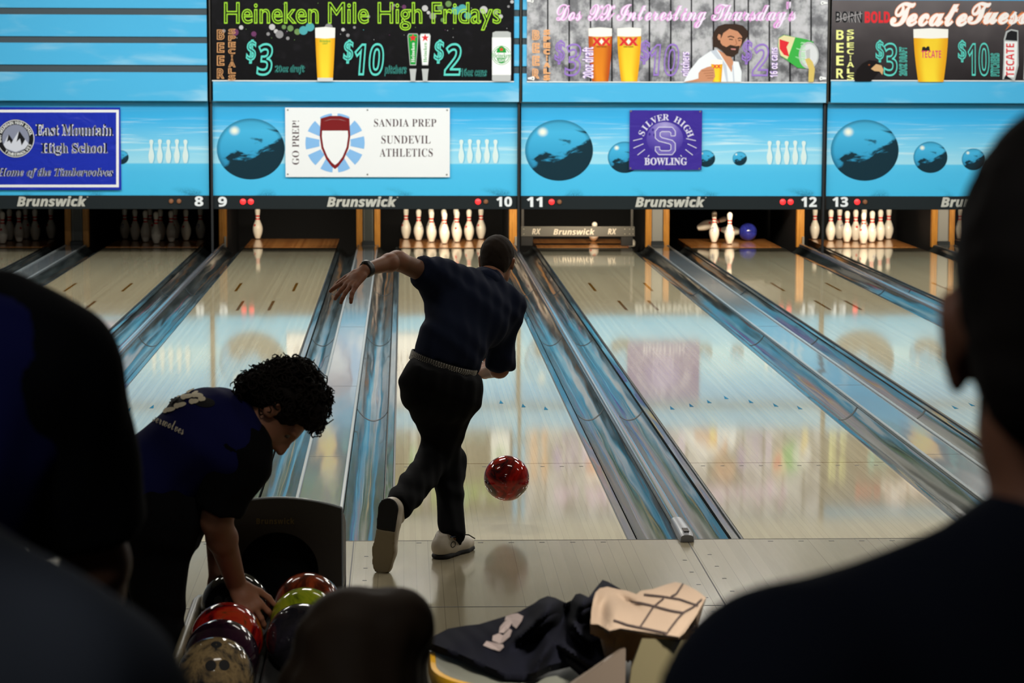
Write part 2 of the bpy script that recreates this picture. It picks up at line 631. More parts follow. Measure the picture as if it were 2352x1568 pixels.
for (a, b), x in NARROW.items():
    gutter(LANE[a] + LW, x - 0.028, a, 1)
    gutter(LANE[b] - LW, x + 0.028, b, -1)
    mb = MB()
    prof = [(x - 0.0275, -0.09)] + [(x + 0.0275 * -math.cos(PI * i / 10), 0.002 + 0.034 * math.sin(PI * i / 10) ** 0.7) for i in range(11)] + [(x + 0.0275, -0.09)]
    mb.strip_xz(prof, [0.35, 6.0, 12.0, 17.95], m_cap, True)
    mb.strip_xz([(x - 0.004, 0.0355), (x + 0.004, 0.0355)], [0.35, 6.0, 12.0, 17.95], m_rail, False)
    o = mb.build('gutter_divider', loc=(x, 0, 0), sharp=60)
    tag(o, f'narrow rounded grey divider strip between lanes {a} and {b}', 'divider', 'narrow dividers between the gutters')
    # the rounded front end with its screw hole
    e = MB()
    rings = []
    for yy, hw, h in ((0.36, 0.0285, 0.037), (0.22, 0.031, 0.040), (0.08, 0.034, 0.043), (0.0, 0.035, 0.044), (-0.05, 0.034, 0.040), (-0.072, 0.030, 0.033)):
        rings.append([(x - hw, yy, 0.0015)] + [(x - hw * math.cos(PI * i / 8), yy, 0.012 + (h - 0.012) * math.sin(PI * i / 8) ** 0.5) for i in range(9)] + [(x + hw, yy, 0.0015)])
    V = [p for r in rings for p in r]
    n = len(rings[0])
    F = [(k * n + i, k * n + i + 1, (k + 1) * n + i + 1, (k + 1) * n + i) for k in range(len(rings) - 1) for i in range(n - 1)]
    F.append([(len(rings) - 1) * n + i for i in range(n)])
    e.add(V, F, mat('end_cap_plastic', '9b9da2', 0.35), smooth=True)
    cap = e.build('end_cap', o, sharp=50)
    h = MB()
    h.box(x - 0.013, x + 0.013, -0.045, 0.04, 0.0425, 0.0455, mat('hole_brown', '3a3028', 0.7))
    h.build('screw_hole', cap)
for (a, b), x in WIDE.items():
    gutter(LANE[a] + LW, x - 0.124, a, 1)
    gutter(LANE[b] - LW, x + 0.124, b, -1)
    mb = MB()
    mb.box(x - 0.123, x + 0.123, 0.004, 17.98, -0.09, 0.012, m_cover)
    for yy in (2.35, 5.3, 9.0, 12.9):
        mb.box(x - 0.11, x + 0.11, yy - 0.003, yy + 0.003, 0.012, 0.0125, m_rub)
    o = mb.build('ball_track_cover', loc=(x, 0, 0))
    tag(o, f'wide flat glossy cover of the ball track between lanes {a} and {b}', 'track cover', 'ball track covers between the lanes')
    for s in (-1, 1):
        r = MB()
        r.box(x + s * 0.113 - 0.009, x + s * 0.113 + 0.009, 0.006, 17.9, 0.011, 0.022, m_rail, 0.003)
        r.build('edge_rail', o)

# ------------------------------------------------------------------ kickbacks: the wooden-fronted walls between the pin decks
m_kick = mat('kickback_wood', 'c8872f', 0.45)
t = NT(m_kick)
g = t.noise(t.coords('Object', (30, 30, 2.2)), 2.0, 5, 0.6, 0.6)
t.l(t.ramp(g, [(0.25, 'a86a1f'), (0.55, 'cf8d33'), (0.8, 'd99c45')]), t.b.inputs['Base Color'])
m_kdark = mat('kickback_side', '121113', 0.7)
m_kgrey = mat('kickback_plate', '9a9a94', 0.5)
m_kgrey2 = mat('kickback_dark_plate', '4c504c', 0.3)
for (a, b), x in NARROW.items():
    r = thing('kickback', f'single wooden post and wall between the pin decks of lanes {a} and {b}', 'kickback', (x, 18.05, 0), 'kickback walls between pin decks')
    MB().box(x - 0.04, x + 0.04, 18.10, 20.2, -0.25, 1.15, m_kdark).build('side_wall', r)
    MB().box(x - 0.045, x + 0.045, 18.02, 18.10, -0.02, 1.15, m_kick, 0.004).build('wood_post', r)
    MB().box(x + 0.02, x + 0.042, 17.99, 18.02, -0.02, 0.11, mat('bracket_steel', 'b9b3a4', 0.4, 0.6)).build('bracket', r)
for (a, b), x in WIDE.items():
    x += 0.004
    r = thing('kickback', f'double wooden posts with grey plate between the pin decks of lanes {a} and {b}', 'kickback', (x, 18.05, 0), 'kickback walls between pin decks')
    MB().box(x - 0.125, x + 0.125, 18.10, 20.2, -0.25, 1.15, m_kdark).build('side_wall', r)
    for s in (-1, 1):
        MB().box(x + s * 0.105 - 0.035, x + s * 0.105 + 0.035, 18.02, 18.10, -0.02, 1.15, m_kick, 0.004).build('wood_post', r)
    lightp = a in (11, 13)
    MB().box(x - 0.069, x + 0.069, 18.05, 18.10, -0.02, 1.15, m_kgrey if lightp else m_kgrey2).build('center_plate', r)
    f = MB().box(x - 0.075, x + 0.075, 17.985, 18.05, 0.0, 0.055, mat('foot_block', '2c3236', 0.5), 0.006)
    f.build('foot_block', r)
    if not lightp:
        MB().box(x - 0.05, x - 0.046, 18.04, 18.052, 0.05, 1.1, m_kgrey).build('edge_bead', r)
        MB().box(x + 0.046, x + 0.05, 18.04, 18.052, 0.05, 1.1, m_kgrey).build('edge_bead', r)

# ------------------------------------------------------------------ pins
m_pin = mat('pin_plastic', 'f1ead9', 0.22, spec=0.5)
t = NT(m_pin)
co = t.coords('Object')
x, y, z = t.sep(co)
def band(lo, hi):
    return t.math('MULTIPLY', t.math('GREATER_THAN', z, lo), t.math('LESS_THAN', z, hi))
red = t.math('ADD', band(0.236, 0.253), band(0.272, 0.289))
nd = t.n('ShaderNodeVectorMath', operation='DISTANCE')
t.l(co, nd.inputs[0]); nd.inputs[1].default_value = (-0.040, -0.036, 0.170)
wob = t.math('ADD', nd.outputs['Value'], t.math('MULTIPLY', t.noise(co, 60.0, 1), 0.02))
red = t.math('MAXIMUM', red, t.math('LESS_THAN', wob, 0.024))
nd2 = t.n('ShaderNodeVectorMath', operation='DISTANCE')
t.l(co, nd2.inputs[0]); nd2.inputs[1].default_value = (0.0, 0.058, 0.165)
blue = t.math('MULTIPLY', t.math('LESS_THAN', nd2.outputs['Value'], 0.03), t.math('GREATER_THAN', t.noise(t.coords('Object', (40, 40, 130)), 1.0, 2), 0.56))
foot = t.math('LESS_THAN', z, 0.008)
c = t.mix(red, 'f1ead9', 'e0231f')
c = t.mix(blue, c, '3b4c8f')
c = t.mix(foot, c, '4a4640')
t.l(c, t.b.inputs['Base Color'])
IN = 0.0254
PROF = [(0.0, 0.0), (0.95, 0.0), (1.015, .1), (1.414, .75), (1.953, 2.25), (2.255, 3.375), (2.383, 4.5), (2.36, 5.2), (2.28, 5.875), (1.85, 7.25), (1.52, 7.95),
        (1.236, 8.625), (.98, 9.375), (.898, 10.0), (.935, 10.875), (1.047, 11.75), (1.203, 12.625), (1.273, 13.5), (1.19, 14.1), (.92, 14.6), (.5, 14.9), (0.02, 15.0)]
pin0 = None
RACK = {1: (0, 0), 2: (-1, 1), 3: (1, 1), 4: (-2, 2), 5: (0, 2), 6: (2, 2), 7: (-3, 3), 8: (-1, 3), 9: (1, 3), 10: (3, 3)}
place_word = {1: 'head pin at the front', 2: 'pin just left behind the head pin', 3: 'pin just right behind the head pin', 4: 'third row left pin',
              5: 'third row middle pin', 6: 'third row right pin', 7: 'back row left corner pin', 8: 'back row pin left of middle',
              9: 'back row pin right of middle', 10: 'back row right corner pin'}
def pin(loc, label, rot=0.0, tilt=None, group='bowling pins'):
    global pin0
    if pin0 is None:
        mb = MB()
        mb.lathe([(r * IN, h * IN) for r, h in PROF], m_pin, 24)
        pin0 = mb.build('bowling_pin', sharp=60)
        o = pin0
    else:
        o = pin0.copy()
        COL.objects.link(o)
    o.location = loc
    if tilt is not None:
        q = Vector((0, 0, 1)).rotation_difference(Vector(tilt))
        o.rotation_euler = (q @ Matrix.Rotation(rot, 3, 'Z').to_quaternion()).to_euler()
    else:
        o.rotation_euler = (0, 0, rot)
    return tag(o, label, 'bowling pin', group)
rack_word = {7: 'far left rack in shadow', 8: 'shadowed rack left of the lone pin', 10: "lit rack beyond the bowler's head", 13: 'lit full rack beside the blue ball', 14: "rack partly behind the man's head"}
DZ = 0.0025
for n in (7, 8, 10, 13, 14):
    for k, (dx, row) in RACK.items():
        if n == 14 and k in (10, 9, 6, 8, 5, 3):
            continue
        pin((LANE[n] + dx * 0.1524, 18.288 + row * 0.264, DZ), f'{place_word[k]} of the {rack_word[n]}', rng.uniform(-2.6, 2.6), group=f'rack of pins on lane {n}')
pin((LANE[9] - 0.4572, 19.08, DZ), 'single white pin left standing under number 9', 0.15)
p = UZ(1675.5, 561, 0); pin((p[0], p[1], DZ), 'right of the two standing pins near the blue ball', 1.9, group='pins on lane 12')
p = UZ(1640, 557.2, 0); pin((p[0], p[1], DZ), 'left of the two standing pins near the blue ball', 2.5, group='pins on lane 12')
p = U(1601, 524, 18.95); q = U(1668, 501, 18.90)
pin(tuple(p), 'pin knocked over in mid air left of the blue ball', 0.4, tilt=tuple(q - p), group='pins on lane 12')
p = U(1700, 532, 19.12); q = U(1646, 526, 19.2)
pin(tuple(p), 'pin knocked flat between the standing pins and blue ball', -0.5, tilt=tuple(q - p), group='pins on lane 12')
q = U(1367, 513, 18.35); pin((q[0] + 0.01, 18.72, 0.024), 'toppling pin whose head shows above the lowered sweep', 0.0, tilt=(-0.01, -0.30, 0.21))
p = UZ(1431, 557, 0.0); pin((LANE[11] + LW + 0.125, 18.85, -0.03), 'fallen pin lying in the gutter right of the sweep', 0.0, tilt=(0, -1, 0.02))

# pin deck lamps behind the masking, above each lit rack
for n in (9, 10, 11, 12, 13, 14):
    area('pin_deck_lamp', (LANE[n], 16.85, 0.86), (LANE[n], 18.75, 0.10), 0.95 if n != 9 else 0.6, 0.06, 10.5 if n != 9 else 6.5, (1.0, 0.86, 0.66), math.radians(72 if n != 9 else 58))

# lowered sweep on lane 11
m_sweep = mat('sweep_bar_paint', '5b5850', 0.45)
sx0, sx1 = U(1197, 520, 17.95)[0], U(1458, 520, 17.95)[0]
sz0, sz1 = U(1300, 543, 17.95)[2], U(1300, 520, 17.95)[2]
r = thing('pin_sweep', 'grey metal sweep lowered across the lane numbered 11', 'pin sweep', ((sx0 + sx1) / 2, 17.95, 0.0))
MB().box(sx0, sx1, 17.95, 17.985, sz0, sz1, m_sweep, 0.003).build('sweep_bar', r)
a = Art(17.949)
m_letter = mat('pale_lettering', 'cfc4b0', 0.5)
a.text('Brunswick', 1271, 525, 1366, 539, m_letter, 'bolditalic')
for x0 in (1222, 1396):
    a.text('RX', x0, 525, x0 + 20, 538, m_letter, 'bolditalic')
for x0 in (1203, 1435, 1446, 1454):
    for y0 in (526, 537):
        a.disc(x0, y0, 0.9, 0.9, m_letter, 8)
a.build('lettering', r)
for xx in (sx0 + 0.02, sx1 - 0.03):
    MB().box(xx - 0.015, xx + 0.015, 17.99, 18.03, sz1 - 0.05, 0.95, mat('sweep_arm_paint', '3e3b36', 0.5), 0.003).build('sweep_arm', r)
for xx in (sx0 + 0.07, sx1 - 0.09):
    MB().box(xx - 0.07, xx + 0.07, 17.96, 18.0, 0.003, sz0, mat('sweep_pad', '22211f', 0.7), 0.004).build('sweep_pad', r)
# pinsetter deck seen low over lane 12
xx = LANE[12]
r = thing('pinsetter', 'dark pinsetter machine hanging low above the lane numbered 12', 'pinsetter', (xx, 18.3, 0.0))
MB().box(xx - 0.62, xx + 0.62, 18.15, 19.3, 0.455, 0.80, mat('pinsetter_paint', '242322', 0.5), 0.02).build('machine_deck', r)
MB().box(xx - 0.52, xx + 0.40, 18.12, 18.15, 0.43, 0.46, mat('pinsetter_trim', '4a4640', 0.35), 0.004).build('guide_rail', r)
# ------------------------------------------------------------------ masking units with their printed scene
def print_mat(name, col, rough=0.45):
    return mat(name, col, rough, spec=0.08)

m_sky = print_mat('print_sky', '58c0ee')
t = NT(m_sky)
co = t.coords('UV')
u, v, _z = t.sep(co)
cl = t.noise(t.coords('UV', (2.2, 16, 1)), 1.6, 5, 0.55, 0.4)
cl2 = t.noise(t.coords('UV', (1.1, 30, 1), (3, 7, 0)), 1.6, 4, 0.5, 0.2)
base = t.ramp(v, [(0.0, '48bdec'), (0.24, '4fbdec'), (0.33, '57c3ee'), (0.345, 'a2ddf2'), (0.52, '7fcff0'), (0.80, '3fb2ea'), (1.0, '3a9fd2')])
band1 = t.math('MULTIPLY', t.smooth(v, 0.36, 0.50), t.math('SUBTRACT', 1.0, t.smooth(v, 0.70, 0.85)))
band2 = t.smooth(v, 0.86, 0.98)
w1 = t.math('MULTIPLY', t.smooth(cl, 0.50, 0.72), band1)
w2 = t.math('MULTIPLY', t.smooth(cl2, 0.50, 0.75), band2)
c = t.mix(t.math('MULTIPLY', w1, 0.75), base, 'dcf2f8')
c = t.mix(t.math('MULTIPLY', w2, 0.55), c, 'c9d8c8')
low = t.math('MULTIPLY', t.math('SUBTRACT', 1.0, t.smooth(v, 0.0, 0.11)), t.smooth(t.noise(t.coords('UV', (9, 5, 1)), 1.0, 1), 0.52, 0.68))
sp = t.math('MULTIPLY', low, t.math('GREATER_THAN', t.noise(t.coords('UV', (260, 90, 1)), 1.0, 2), 0.44))
c = t.mix(t.math('MULTIPLY', sp, 0.6), c, '1d5a78')
t.l(c, t.b.inputs['Base Color'])

m_sky_up = print_mat('print_upper_sky', '4dbcee')
t = NT(m_sky_up)
cl = t.noise(t.coords('Object', (0.7, 1, 4.2)), 1.4, 4, 0.5, 0.5)
t.l(t.mix(t.math('MULTIPLY', t.smooth(cl, 0.50, 0.80), 0.55), '4fb4e4', 'b4dcee'), t.b.inputs['Base Color'])

m_pball = print_mat('print_ball', '2f8fb8')
t = NT(m_pball)
co = t.coords('UV')
u, v, _z = t.sep(co)
nz = t.noise(t.coords('UV', (1.0, 2.2, 1), (1.7, 0.4, 0)), 1.3, 4, 0.55, 0.5)
dark = t.math('ADD', t.math('MULTIPLY', v, -0.55), t.math('MULTIPLY', u, 0.30))
dark = t.math('ADD', dark, t.math('MULTIPLY', t.math('SUBTRACT', nz, 0.5), 1.7))
dk = t.smooth(dark, -0.03, 0.16)
body = t.ramp(t.math('ADD', t.math('MULTIPLY', v, 0.5), 0.5), [(0.0, '1f6c94'), (0.45, '3aa3d2'), (0.8, '49b4e2'), (1.0, '3f9fc9')])
c = t.mix(dk, body, '16323f')
vd = t.n('ShaderNodeVectorMath', operation='DISTANCE'); t.l(co, vd.inputs[0]); vd.inputs[1].default_value = (-0.48, 0.60, 0)
hl = t.math('SUBTRACT', 1.0, t.smooth(vd.outputs['Value'], 0.02, 0.20))
c = t.mix(hl, c, 'f2f6e6')
vr = t.n('ShaderNodeVectorMath', operation='LENGTH'); t.l(co, vr.inputs[0])
c = t.mix(t.math('MULTIPLY', t.smooth(vr.outputs['Value'], 0.86, 1.0), 0.45), c, '12303e')
t.l(c, t.b.inputs['Base Color'])

m_ppin = print_mat('print_pin', 'd9ecec')
m_ppinsh = print_mat('print_pin_shade', '6fbfe0')
m_fascia = mat('fascia_black', '20272a', 0.4, spec=0.15)
m_num = mat('number_white', 'eef3f6', 0.4)
m_bru = mat('letter_silver', 'c3c2b8', 0.4)
m_led_on = mat('lamp_on', 'ff3a3c', 0.3, emit='ff2a30', estr=0.85)
m_led_off = mat('lamp_off', '8a5a3c', 0.3)
m_slatgap = mat('slat_channel', '33444c', 0.6)
m_white_edge = mat('sheet_white', 'e8ecee', 0.5)

UNIT_X = [(-223, 479), (488, 1188), (1197, 1888), (1899, 2600)]
NUMS = [(7, 8), (9, 10), (11, 12), (13, 14)]
LEDS = {7: (1, 0), 8: (0, 0), 9: (1, 1), 10: (1, 0), 11: (1, 0), 12: (1, 1), 13: (1, 0), 14: (1, 1)}
zt, zb = U(1176, 236, YM)[2], U(1176, 449.5, YM)[2]
zf = U(1176, 480.5, YM)[2]
for (xa, xb), (na, nb) in zip(UNIT_X, NUMS):
    ym = 350
    wa, wb = U(xa, ym, YM)[0], U(xb, ym, YM)[0]
    r = thing('masking_unit', f'lower blue masking panel printed with balls and pins above the numbers {na} and {nb}', 'masking panel', ((wa + wb) / 2, YM, zf), 'lower masking panels')
    ox = xa + (1 if xa == 488 else 0)
    p = Art(YM)
    p.box(wa, wb, YM + 0.0005, YM + 0.04, zb, zt + 0.02, m_black)
    y = YM
    p.add([(wa, y, zb), (wb, y, zb), (wb, y, zt + 0.02), (wa, y, zt + 0.02)], [(0, 1, 2, 3)], m_sky, [(0, 0), (1, 0), (1, 1), (0, 1)])
    dy = 1.0 if xa < 600 else 4.0
    for bx, by, rx, ry in ((87, 342, 78, 70), (238, 358, 39, 36), (337, 363, 27, 25), (425, 361, 20.5, 19.5), (502, 361, 16.5, 16)):
        p.disc(ox + bx, by + dy - 1, rx, ry, m_pball, 56)
    for k in range(5):
        cx = ox + 570.5 + k * 19.6
        top, bot = 319.5 + dy + (0 if k % 2 else 1), 373 + dy
        prof = [(3.6, 0.0), (4.6, .06), (4.3, .12), (2.6, .22), (3.0, .34), (6.2, .60), (6.6, .72), (5.4, .88), (3.4, 1.0)]
        for off, mm in ((2.6, m_ppinsh), (0, m_ppin)):
            L = [(cx + off - w_, top + (bot - top) * h) for w_, h in prof]
            R = [(cx + off + w_, top + (bot - top) * h) for w_, h in prof][::-1]
            p.poly(L + [(cx + off, bot + 0.6)] + R + [(cx + off, top - 1.2)], mm)
    p.build('printed_panel', r)
    f = Art(YM - 0.012)
    f.box(wa, wb, YM - 0.012, YM + 0.05, zf, zb, m_fascia, 0.003)
    fas = f.build('number_fascia', r)
    a = Art(YM - 0.013)
    yc = 463 + (0.6 if xa > 600 else (-1 if xa < 0 else 0))
    a.text('Brunswick', ox + 262, yc - 12, ox + 422, yc + 12, m_bru, 'bolditalic', edge=(m_bru, 0.022))
    a.ring(ox + 424, yc - 10, 0.9, 1.6, m_bru, 10)
    a.build('brand_lettering', fas)
    for n, side in ((na, 0), (nb, 1)):
        a = Art(YM - 0.013)
        wide = 36 if n >= 10 else 20
        x0 = (xa + 13) if side == 0 else (xb - 12 - wide)
        a.text(str(n), x0, yc - 11.5, x0 + wide, yc + 11.5, m_num, 'bold', edge=(m_num, 0.018))
        a.build('lane_number', fas)
        for k, on in enumerate(LEDS[n]):
            cx = (xa + 70 + k * 18) if side == 0 else (xb - (90 if n >= 10 else 86) + (k * 18))
            w = U(cx, yc, YM - 0.02)
            lm = MB().lathe([(0.033 if on else 0.027, 0.0), (0.033 if on else 0.027, 0.01), (0.022, 0.018), (0.004, 0.021)], m_led_on if on else m_led_off, 16,
                            (w[0], YM - 0.012, w[2]), axis=(0, -1, 0))
            lm.build('indicator_lamp', fas)

# ------------------------------------------------------------------ upper masking: four printed slats with dark channels between
SLATS = [(234, 168.5), (152, 102), (87.5, 37.5), (22.5, -26)]
for (xa, xb), (na, nb) in zip([(-223, 476), (489, 1192), (1200, 1898), (1909, 2610)], NUMS):
    wa, wb = U(xa, 200, YU)[0], U(xb, 200, YU)[0]
    z0 = U(1176, 235, YU)[2]
    r = thing('upper_masking', f'upper blue slatted masking frame above the numbers {na} and {nb}', 'masking panel', ((wa + wb) / 2, YU, z0), 'upper slatted masking frames')
    MB().box(wa, wb, YU + 0.025, YU + 0.05, z0 + 0.02, 2.97, m_slatgap).build('backing', r)
    for (yb, yt) in SLATS:
        MB().box(wa, wb, YU, YU + 0.022, U(1176, yb, YU)[2], U(1176, yt, YU)[2], m_sky_up, 0.002).build('slat', r)
for k, (px, pt) in enumerate(((486, 482), (1191.5, 1196), (1893, 1903.2))):
    xx, xt = U(px, 360, YM - 0.05)[0], U(pt, 120, YU)[0]
    r = thing('divider_post', f'thin black upright post between the numbers {(8, 10, 12)[k]} and {(9, 11, 13)[k]}', 'post', (xx, YM, 0.037), 'black posts between masking units')
    MB().box(xx - 0.0125, xx + 0.0125, YM - 0.055, YM - 0.02, 0.037, zt, m_black, 0.002).build('lower_post', r)
    MB().box(xt - 0.0095, xt + 0.0095, YU + 0.004, YU + 0.05, zt, 2.97, mat('post_bronze', '2a2318', 0.4), 0.002).build('upper_post', r)

# ------------------------------------------------------------------ beer posters
YP = YU - 0.012
def sheet(px0, py0, px1, py1, m, Y, edge=True, uv=True):
    a = Art(Y)
    A, B = U(px0, py1, Y), U(px1, py1, Y)
    zz0 = (A[2] + B[2]) / 2
    zz1 = (U(px0, py0, Y)[2] + U(px1, py0, Y)[2]) / 2
    a.box(A[0], B[0], Y, Y + 0.004, zz0, zz1, m_white_edge)
    e = 0.012 if edge else 0.0
    V = [(A[0], Y - 0.0006, zz0 + e), (B[0], Y - 0.0006, zz0 + e), (B[0], Y - 0.0006, zz1), (A[0], Y - 0.0006, zz1)]
    a.add(V, [(0, 1, 2, 3)], m, [(0, 0), (1, 0), (1, 1), (0, 1)])
    return a

def glass(a, cx, y0, y1, wt, wb, beer, foam, foam_h, clear=None, bulge=0.0):
    """a printed beer glass: foam, beer with a lighter middle, clear foot"""
    H = y1 - y0
    W = lambda f: (wt + (wb - wt) * f ** 1.3 + bulge * math.sin(PI * f)) / 2
    fy = [i / 10 for i in range(11)]
    L = [(cx - W(f), y0 + H * f) for f in fy]
    R = [(cx + W(f), y0 + H * f) for f in fy][::-1]
    a.poly(L + R, beer, [(-1, 1 - 2 * f) for f in fy] + [(1, 1 - 2 * f) for f in fy[::-1]])
    f1 = foam_h / H
    fy = [f1 * i / 4 for i in range(5)]
    L = [(cx - W(f), y0 + H * f) for f in fy]
    R = [(cx + W(f), y0 + H * f) for f in fy][::-1]
    a.poly(L + [(cx, y0 + foam_h + 1.5)] + R + [(cx, y0 - 2.2)], foam)
    if clear is not None:
        a.poly([(cx - W(.94), y1 - H * .06), (cx + W(.94), y1 - H * .06), (cx + W(1), y1 + 1), (cx - W(1), y1 + 1)], clear)

def beer_mat(name, mid, edge):
    m = print_mat(name, mid)
    t = NT(m)
    u, v, _z = t.sep(t.coords('UV'))
    f = t.smooth(t.math('ABSOLUTE', u), 0.25, 1.0)
    c = t.mix(f, mid, edge)
    c = t.mix(t.math('MULTIPLY', t.smooth(v, -1.0, 0.4), 0.25), c, edge)
    t.l(c, t.b.inputs['Base Color'])
    return m
m_beer = beer_mat('print_beer', 'f7d838', 'e6a41c')
m_amber = beer_mat('print_amber', 'e58a24', 'b8501a')
m_foam = print_mat('print_foam', 'f4f2ec')
m_clear = print_mat('print_glass', 'cfd2d4')

def stack_letters(a, word, cx, y0, y1, wd, m, stroke=None, style='plain', gap=0.22, offset=0.0):
    n = len(word)
    h = (y1 - y0) / n
    for i, ch in enumerate(word):
        w_ = wd * (0.25 if ch == 'I' else 1)
        a.text(ch, cx - w_ / 2, y0 + i * h, cx + w_ / 2, y0 + (i + 1) * h - h * gap, m, style, stroke=stroke, offset=offset)

# --- black poster: Heineken Mile High Fridays
m_blk = print_mat('poster_black', '101012')
t = NT(m_blk)
n1 = t.noise(t.coords('UV', (30, 9, 1)), 1.0, 4)
t.l(t.mix(t.smooth(n1, 0.5, 0.8), '0c0b0e', '19171c'), t.b.inputs['Base Color'])
m_lime = print_mat('print_lime', 'a9e23c'); m_limed = print_mat('print_lime_dark', '3a6b1c')
m_teal = print_mat('print_teal', '5fd2c6'); m_peach = print_mat('print_peach', 'dba06c'); m_tealfill = print_mat('print_teal_fill', '1d4a48')
a = sheet(487, -24, 1180.5, 187.5, m_blk, YP)
r1 = random.Random(3)
bok = [print_mat('bokeh_grey', '8f8d90'), print_mat('bokeh_teal', '4fa6ae'), print_mat('bokeh_green', '6d8f55'), print_mat('bokeh_plum', '6c3a63'), print_mat('bokeh_pale', 'c4c2c4')]
for bx, by, br, k in ((514, 71, 4, 0), (540, 74, 8, 3), (554, 63, 5, 4), (583, 78, 6, 3), (616, 78, 4, 0), (625, 62, 7, 4), (634, 72, 5, 4), (642, 79, 9, 0), (652, 62, 5, 2), (667, 65, 7, 2),
                      (683, 73, 7, 2), (697, 70, 10, 1), (712, 62, 10, 1), (661, 88, 4, 0), (755, 63, 9, 0), (788, 68, 4, 4), (799, 81, 4, 0), (814, 63, 3, 0), (900, 18, 6, 3), (905, 12, 3, 0),
                      (928, 16, 5, 3), (976, 19, 7, 4), (984, 29, 4, 4), (994, 37, 8, 0), (1030, 9, 7, 2), (1011, 17, 7, 2), (1047, 24, 10, 1), (1062, 20, 10, 1), (1074, 36, 8, 1), (1111, 23, 9, 4),
                      (1139, 28, 6, 0), (1150, 38, 5, 4), (1176, 4, 4, 4), (1168, 15, 3, 0), (846, 38, 4, 0), (1017, 46, 5, 2)):
    a.disc(bx, by, br, br, bok[k], 18)
for _ in range(40):
    a.disc(r1.uniform(500, 1170), r1.choice((r1.uniform(5, 40), r1.uniform(60, 92))), 0.9, 0.9, bok[r1.randrange(5)], 8)
a.text('Heineken Mile High Fridays', 515, 5, 1151, 70, m_lime, 'plain', stroke=0.018)
stack_letters(a, 'BEER', 507, 68, 187, 17, m_peach, stroke=0.028, gap=0.22, style='bold')
stack_letters(a, 'SPECIALS', 533, 66, 187, 17, m_peach, stroke=0.034, gap=0.16, style='bold')
for x, n, x2, x3 in ((565, '3', 589, 627), (788, '10', 814, 882), (996, '2', 1019, 1060)):
    a.text('$', x, 91, x + 24, 146, m_teal, 'bold', shear=0.12, stroke=0.030)
    a.text(n, x2, 99, x3, 174, m_teal, 'bold', shear=0.12, stroke=0.026)
a.text('20oz draft', 631, 149, 701, 171, m_tealfill, 'bolditalic', edge=(m_teal, 0.022))
a.text('pitchers', 882, 149, 935, 175, m_tealfill, 'bolditalic', edge=(m_teal, 0.022))
a.text('16oz cans', 1057, 157, 1119, 176, m_tealfill, 'bolditalic', edge=(m_teal, 0.022))
glass(a, 747, 64, 186, 46, 35, m_beer, m_foam, 23, m_clear)
m_green = print_mat('print_green', '1f9a3c'); m_red = print_mat('print_red', 'dd3038'); m_silver = print_mat('print_silver', 'b9bcbd'); m_wht = print_mat('print_white', 'f2f3f3')
a.text('Heineken', 734, 91, 759, 97, m_green, 'serif')
a.text('LIGHT', 741, 98, 753, 102, m_green, 'bold')
def star(cx, cy, rr, m):
    a.poly([(cx + (rr if i % 2 == 0 else rr * .42) * math.sin(PI * i / 5), cy - (rr if i % 2 == 0 else rr * .42) * math.cos(PI * i / 5)) for i in range(10)], m)
for cx, mm, tm in ((948.5, m_green, m_wht), (976.5, m_wht, m_green)):
    a.poly([(cx - 10, 77), (cx + 10, 77), (cx + 12.5, 82), (cx + 11, 105), (cx + 7, 150), (cx - 7, 150), (cx - 11, 105), (cx - 12.5, 82)], m_silver)
    a.poly([(cx - 9, 78.5), (cx + 9, 78.5), (cx + 11, 83), (cx + 9.6, 105), (cx + 6, 148), (cx - 6, 148), (cx - 9.6, 105), (cx - 11, 83)], mm)
    a.poly([(cx - 8, 158), (cx + 8, 158), (cx + 6.5, 169), (cx + 5, 187), (cx - 5, 187), (cx - 6.5, 169)], m_silver)
    star(cx, 87, 9.5, m_red)
    a.text('Heineken', cx - 4, 98, cx + 4, 143, tm, 'serif', rot=True)
a.poly([(1131, 75), (1138, 72), (1166, 72), (1173, 75), (1173, 184), (1168, 187), (1136, 187), (1130, 184)], m_silver)
a.rect(1130, 86, 1173.5, 172, m_wht)
a.ring(1151.5, 127, 17, 18.5, m_green, 28); a.ring(1151.5, 127, 21, 22, m_green, 28)
a.disc(1151.5, 126, 12, 20, m_green, 24)
a.rect(1130.5, 121, 1173, 133, m_wht)
a.text('Heineken', 1131, 122, 1172, 132.5, m_green, 'serif')
a.text('LIGHT', 1141, 135, 1162, 142, m_wht, 'bold')
star(1151.5, 113.5, 5.5, m_red)
o = a.build('beer_poster', loc=tuple(U(834, 187, YP)))
tag(o, 'black beer poster with green neon style Heineken lettering above numbers 9 and 10', 'poster', 'beer posters')

# --- grey plank poster: Dos XX
m_plank = print_mat('poster_planks', 'bdbdbf')
t = NT(m_plank)
n1 = t.noise(t.coords('UV', (16, 4, 1)), 1.0, 6, 0.65)
n2 = t.noise(t.coords('UV', (60, 6, 1)), 1.0, 4, 0.6)
u, v, _z = t.sep(t.coords('UV'))
lo = t.math('SUBTRACT', 1.0, t.smooth(v, 0.1, 0.6))
f = t.math('ADD', t.math('MULTIPLY', t.smooth(n1, 0.35, 0.62), 0.75), t.math('MULTIPLY', n2, 0.25))
f = t.math('SUBTRACT', f, t.math('MULTIPLY', lo, 0.22), clamp=True)
t.l(t.ramp(f, [(0.0, '5f5f63'), (0.3, '8b8b90'), (0.65, 'b4b4b8'), (1.0, 'd0ced4')]), t.b.inputs['Base Color'])
a = sheet(1210, -20, 1898.5, 190, m_plank, YP)
m_seamp = print_mat('print_seam', '1d1d20')
for zx in (222, 383, 543, 703, 860, 985, 1145, 1300, 1465, 1622, 1727, 1885, 2040, 2198):
    x = 1190 + zx / 3.267
    a.poly([(x - 1.8, 187), (x + 2.0, 187), (x + 1.6, -18), (x - 1.4, -18)], m_seamp)
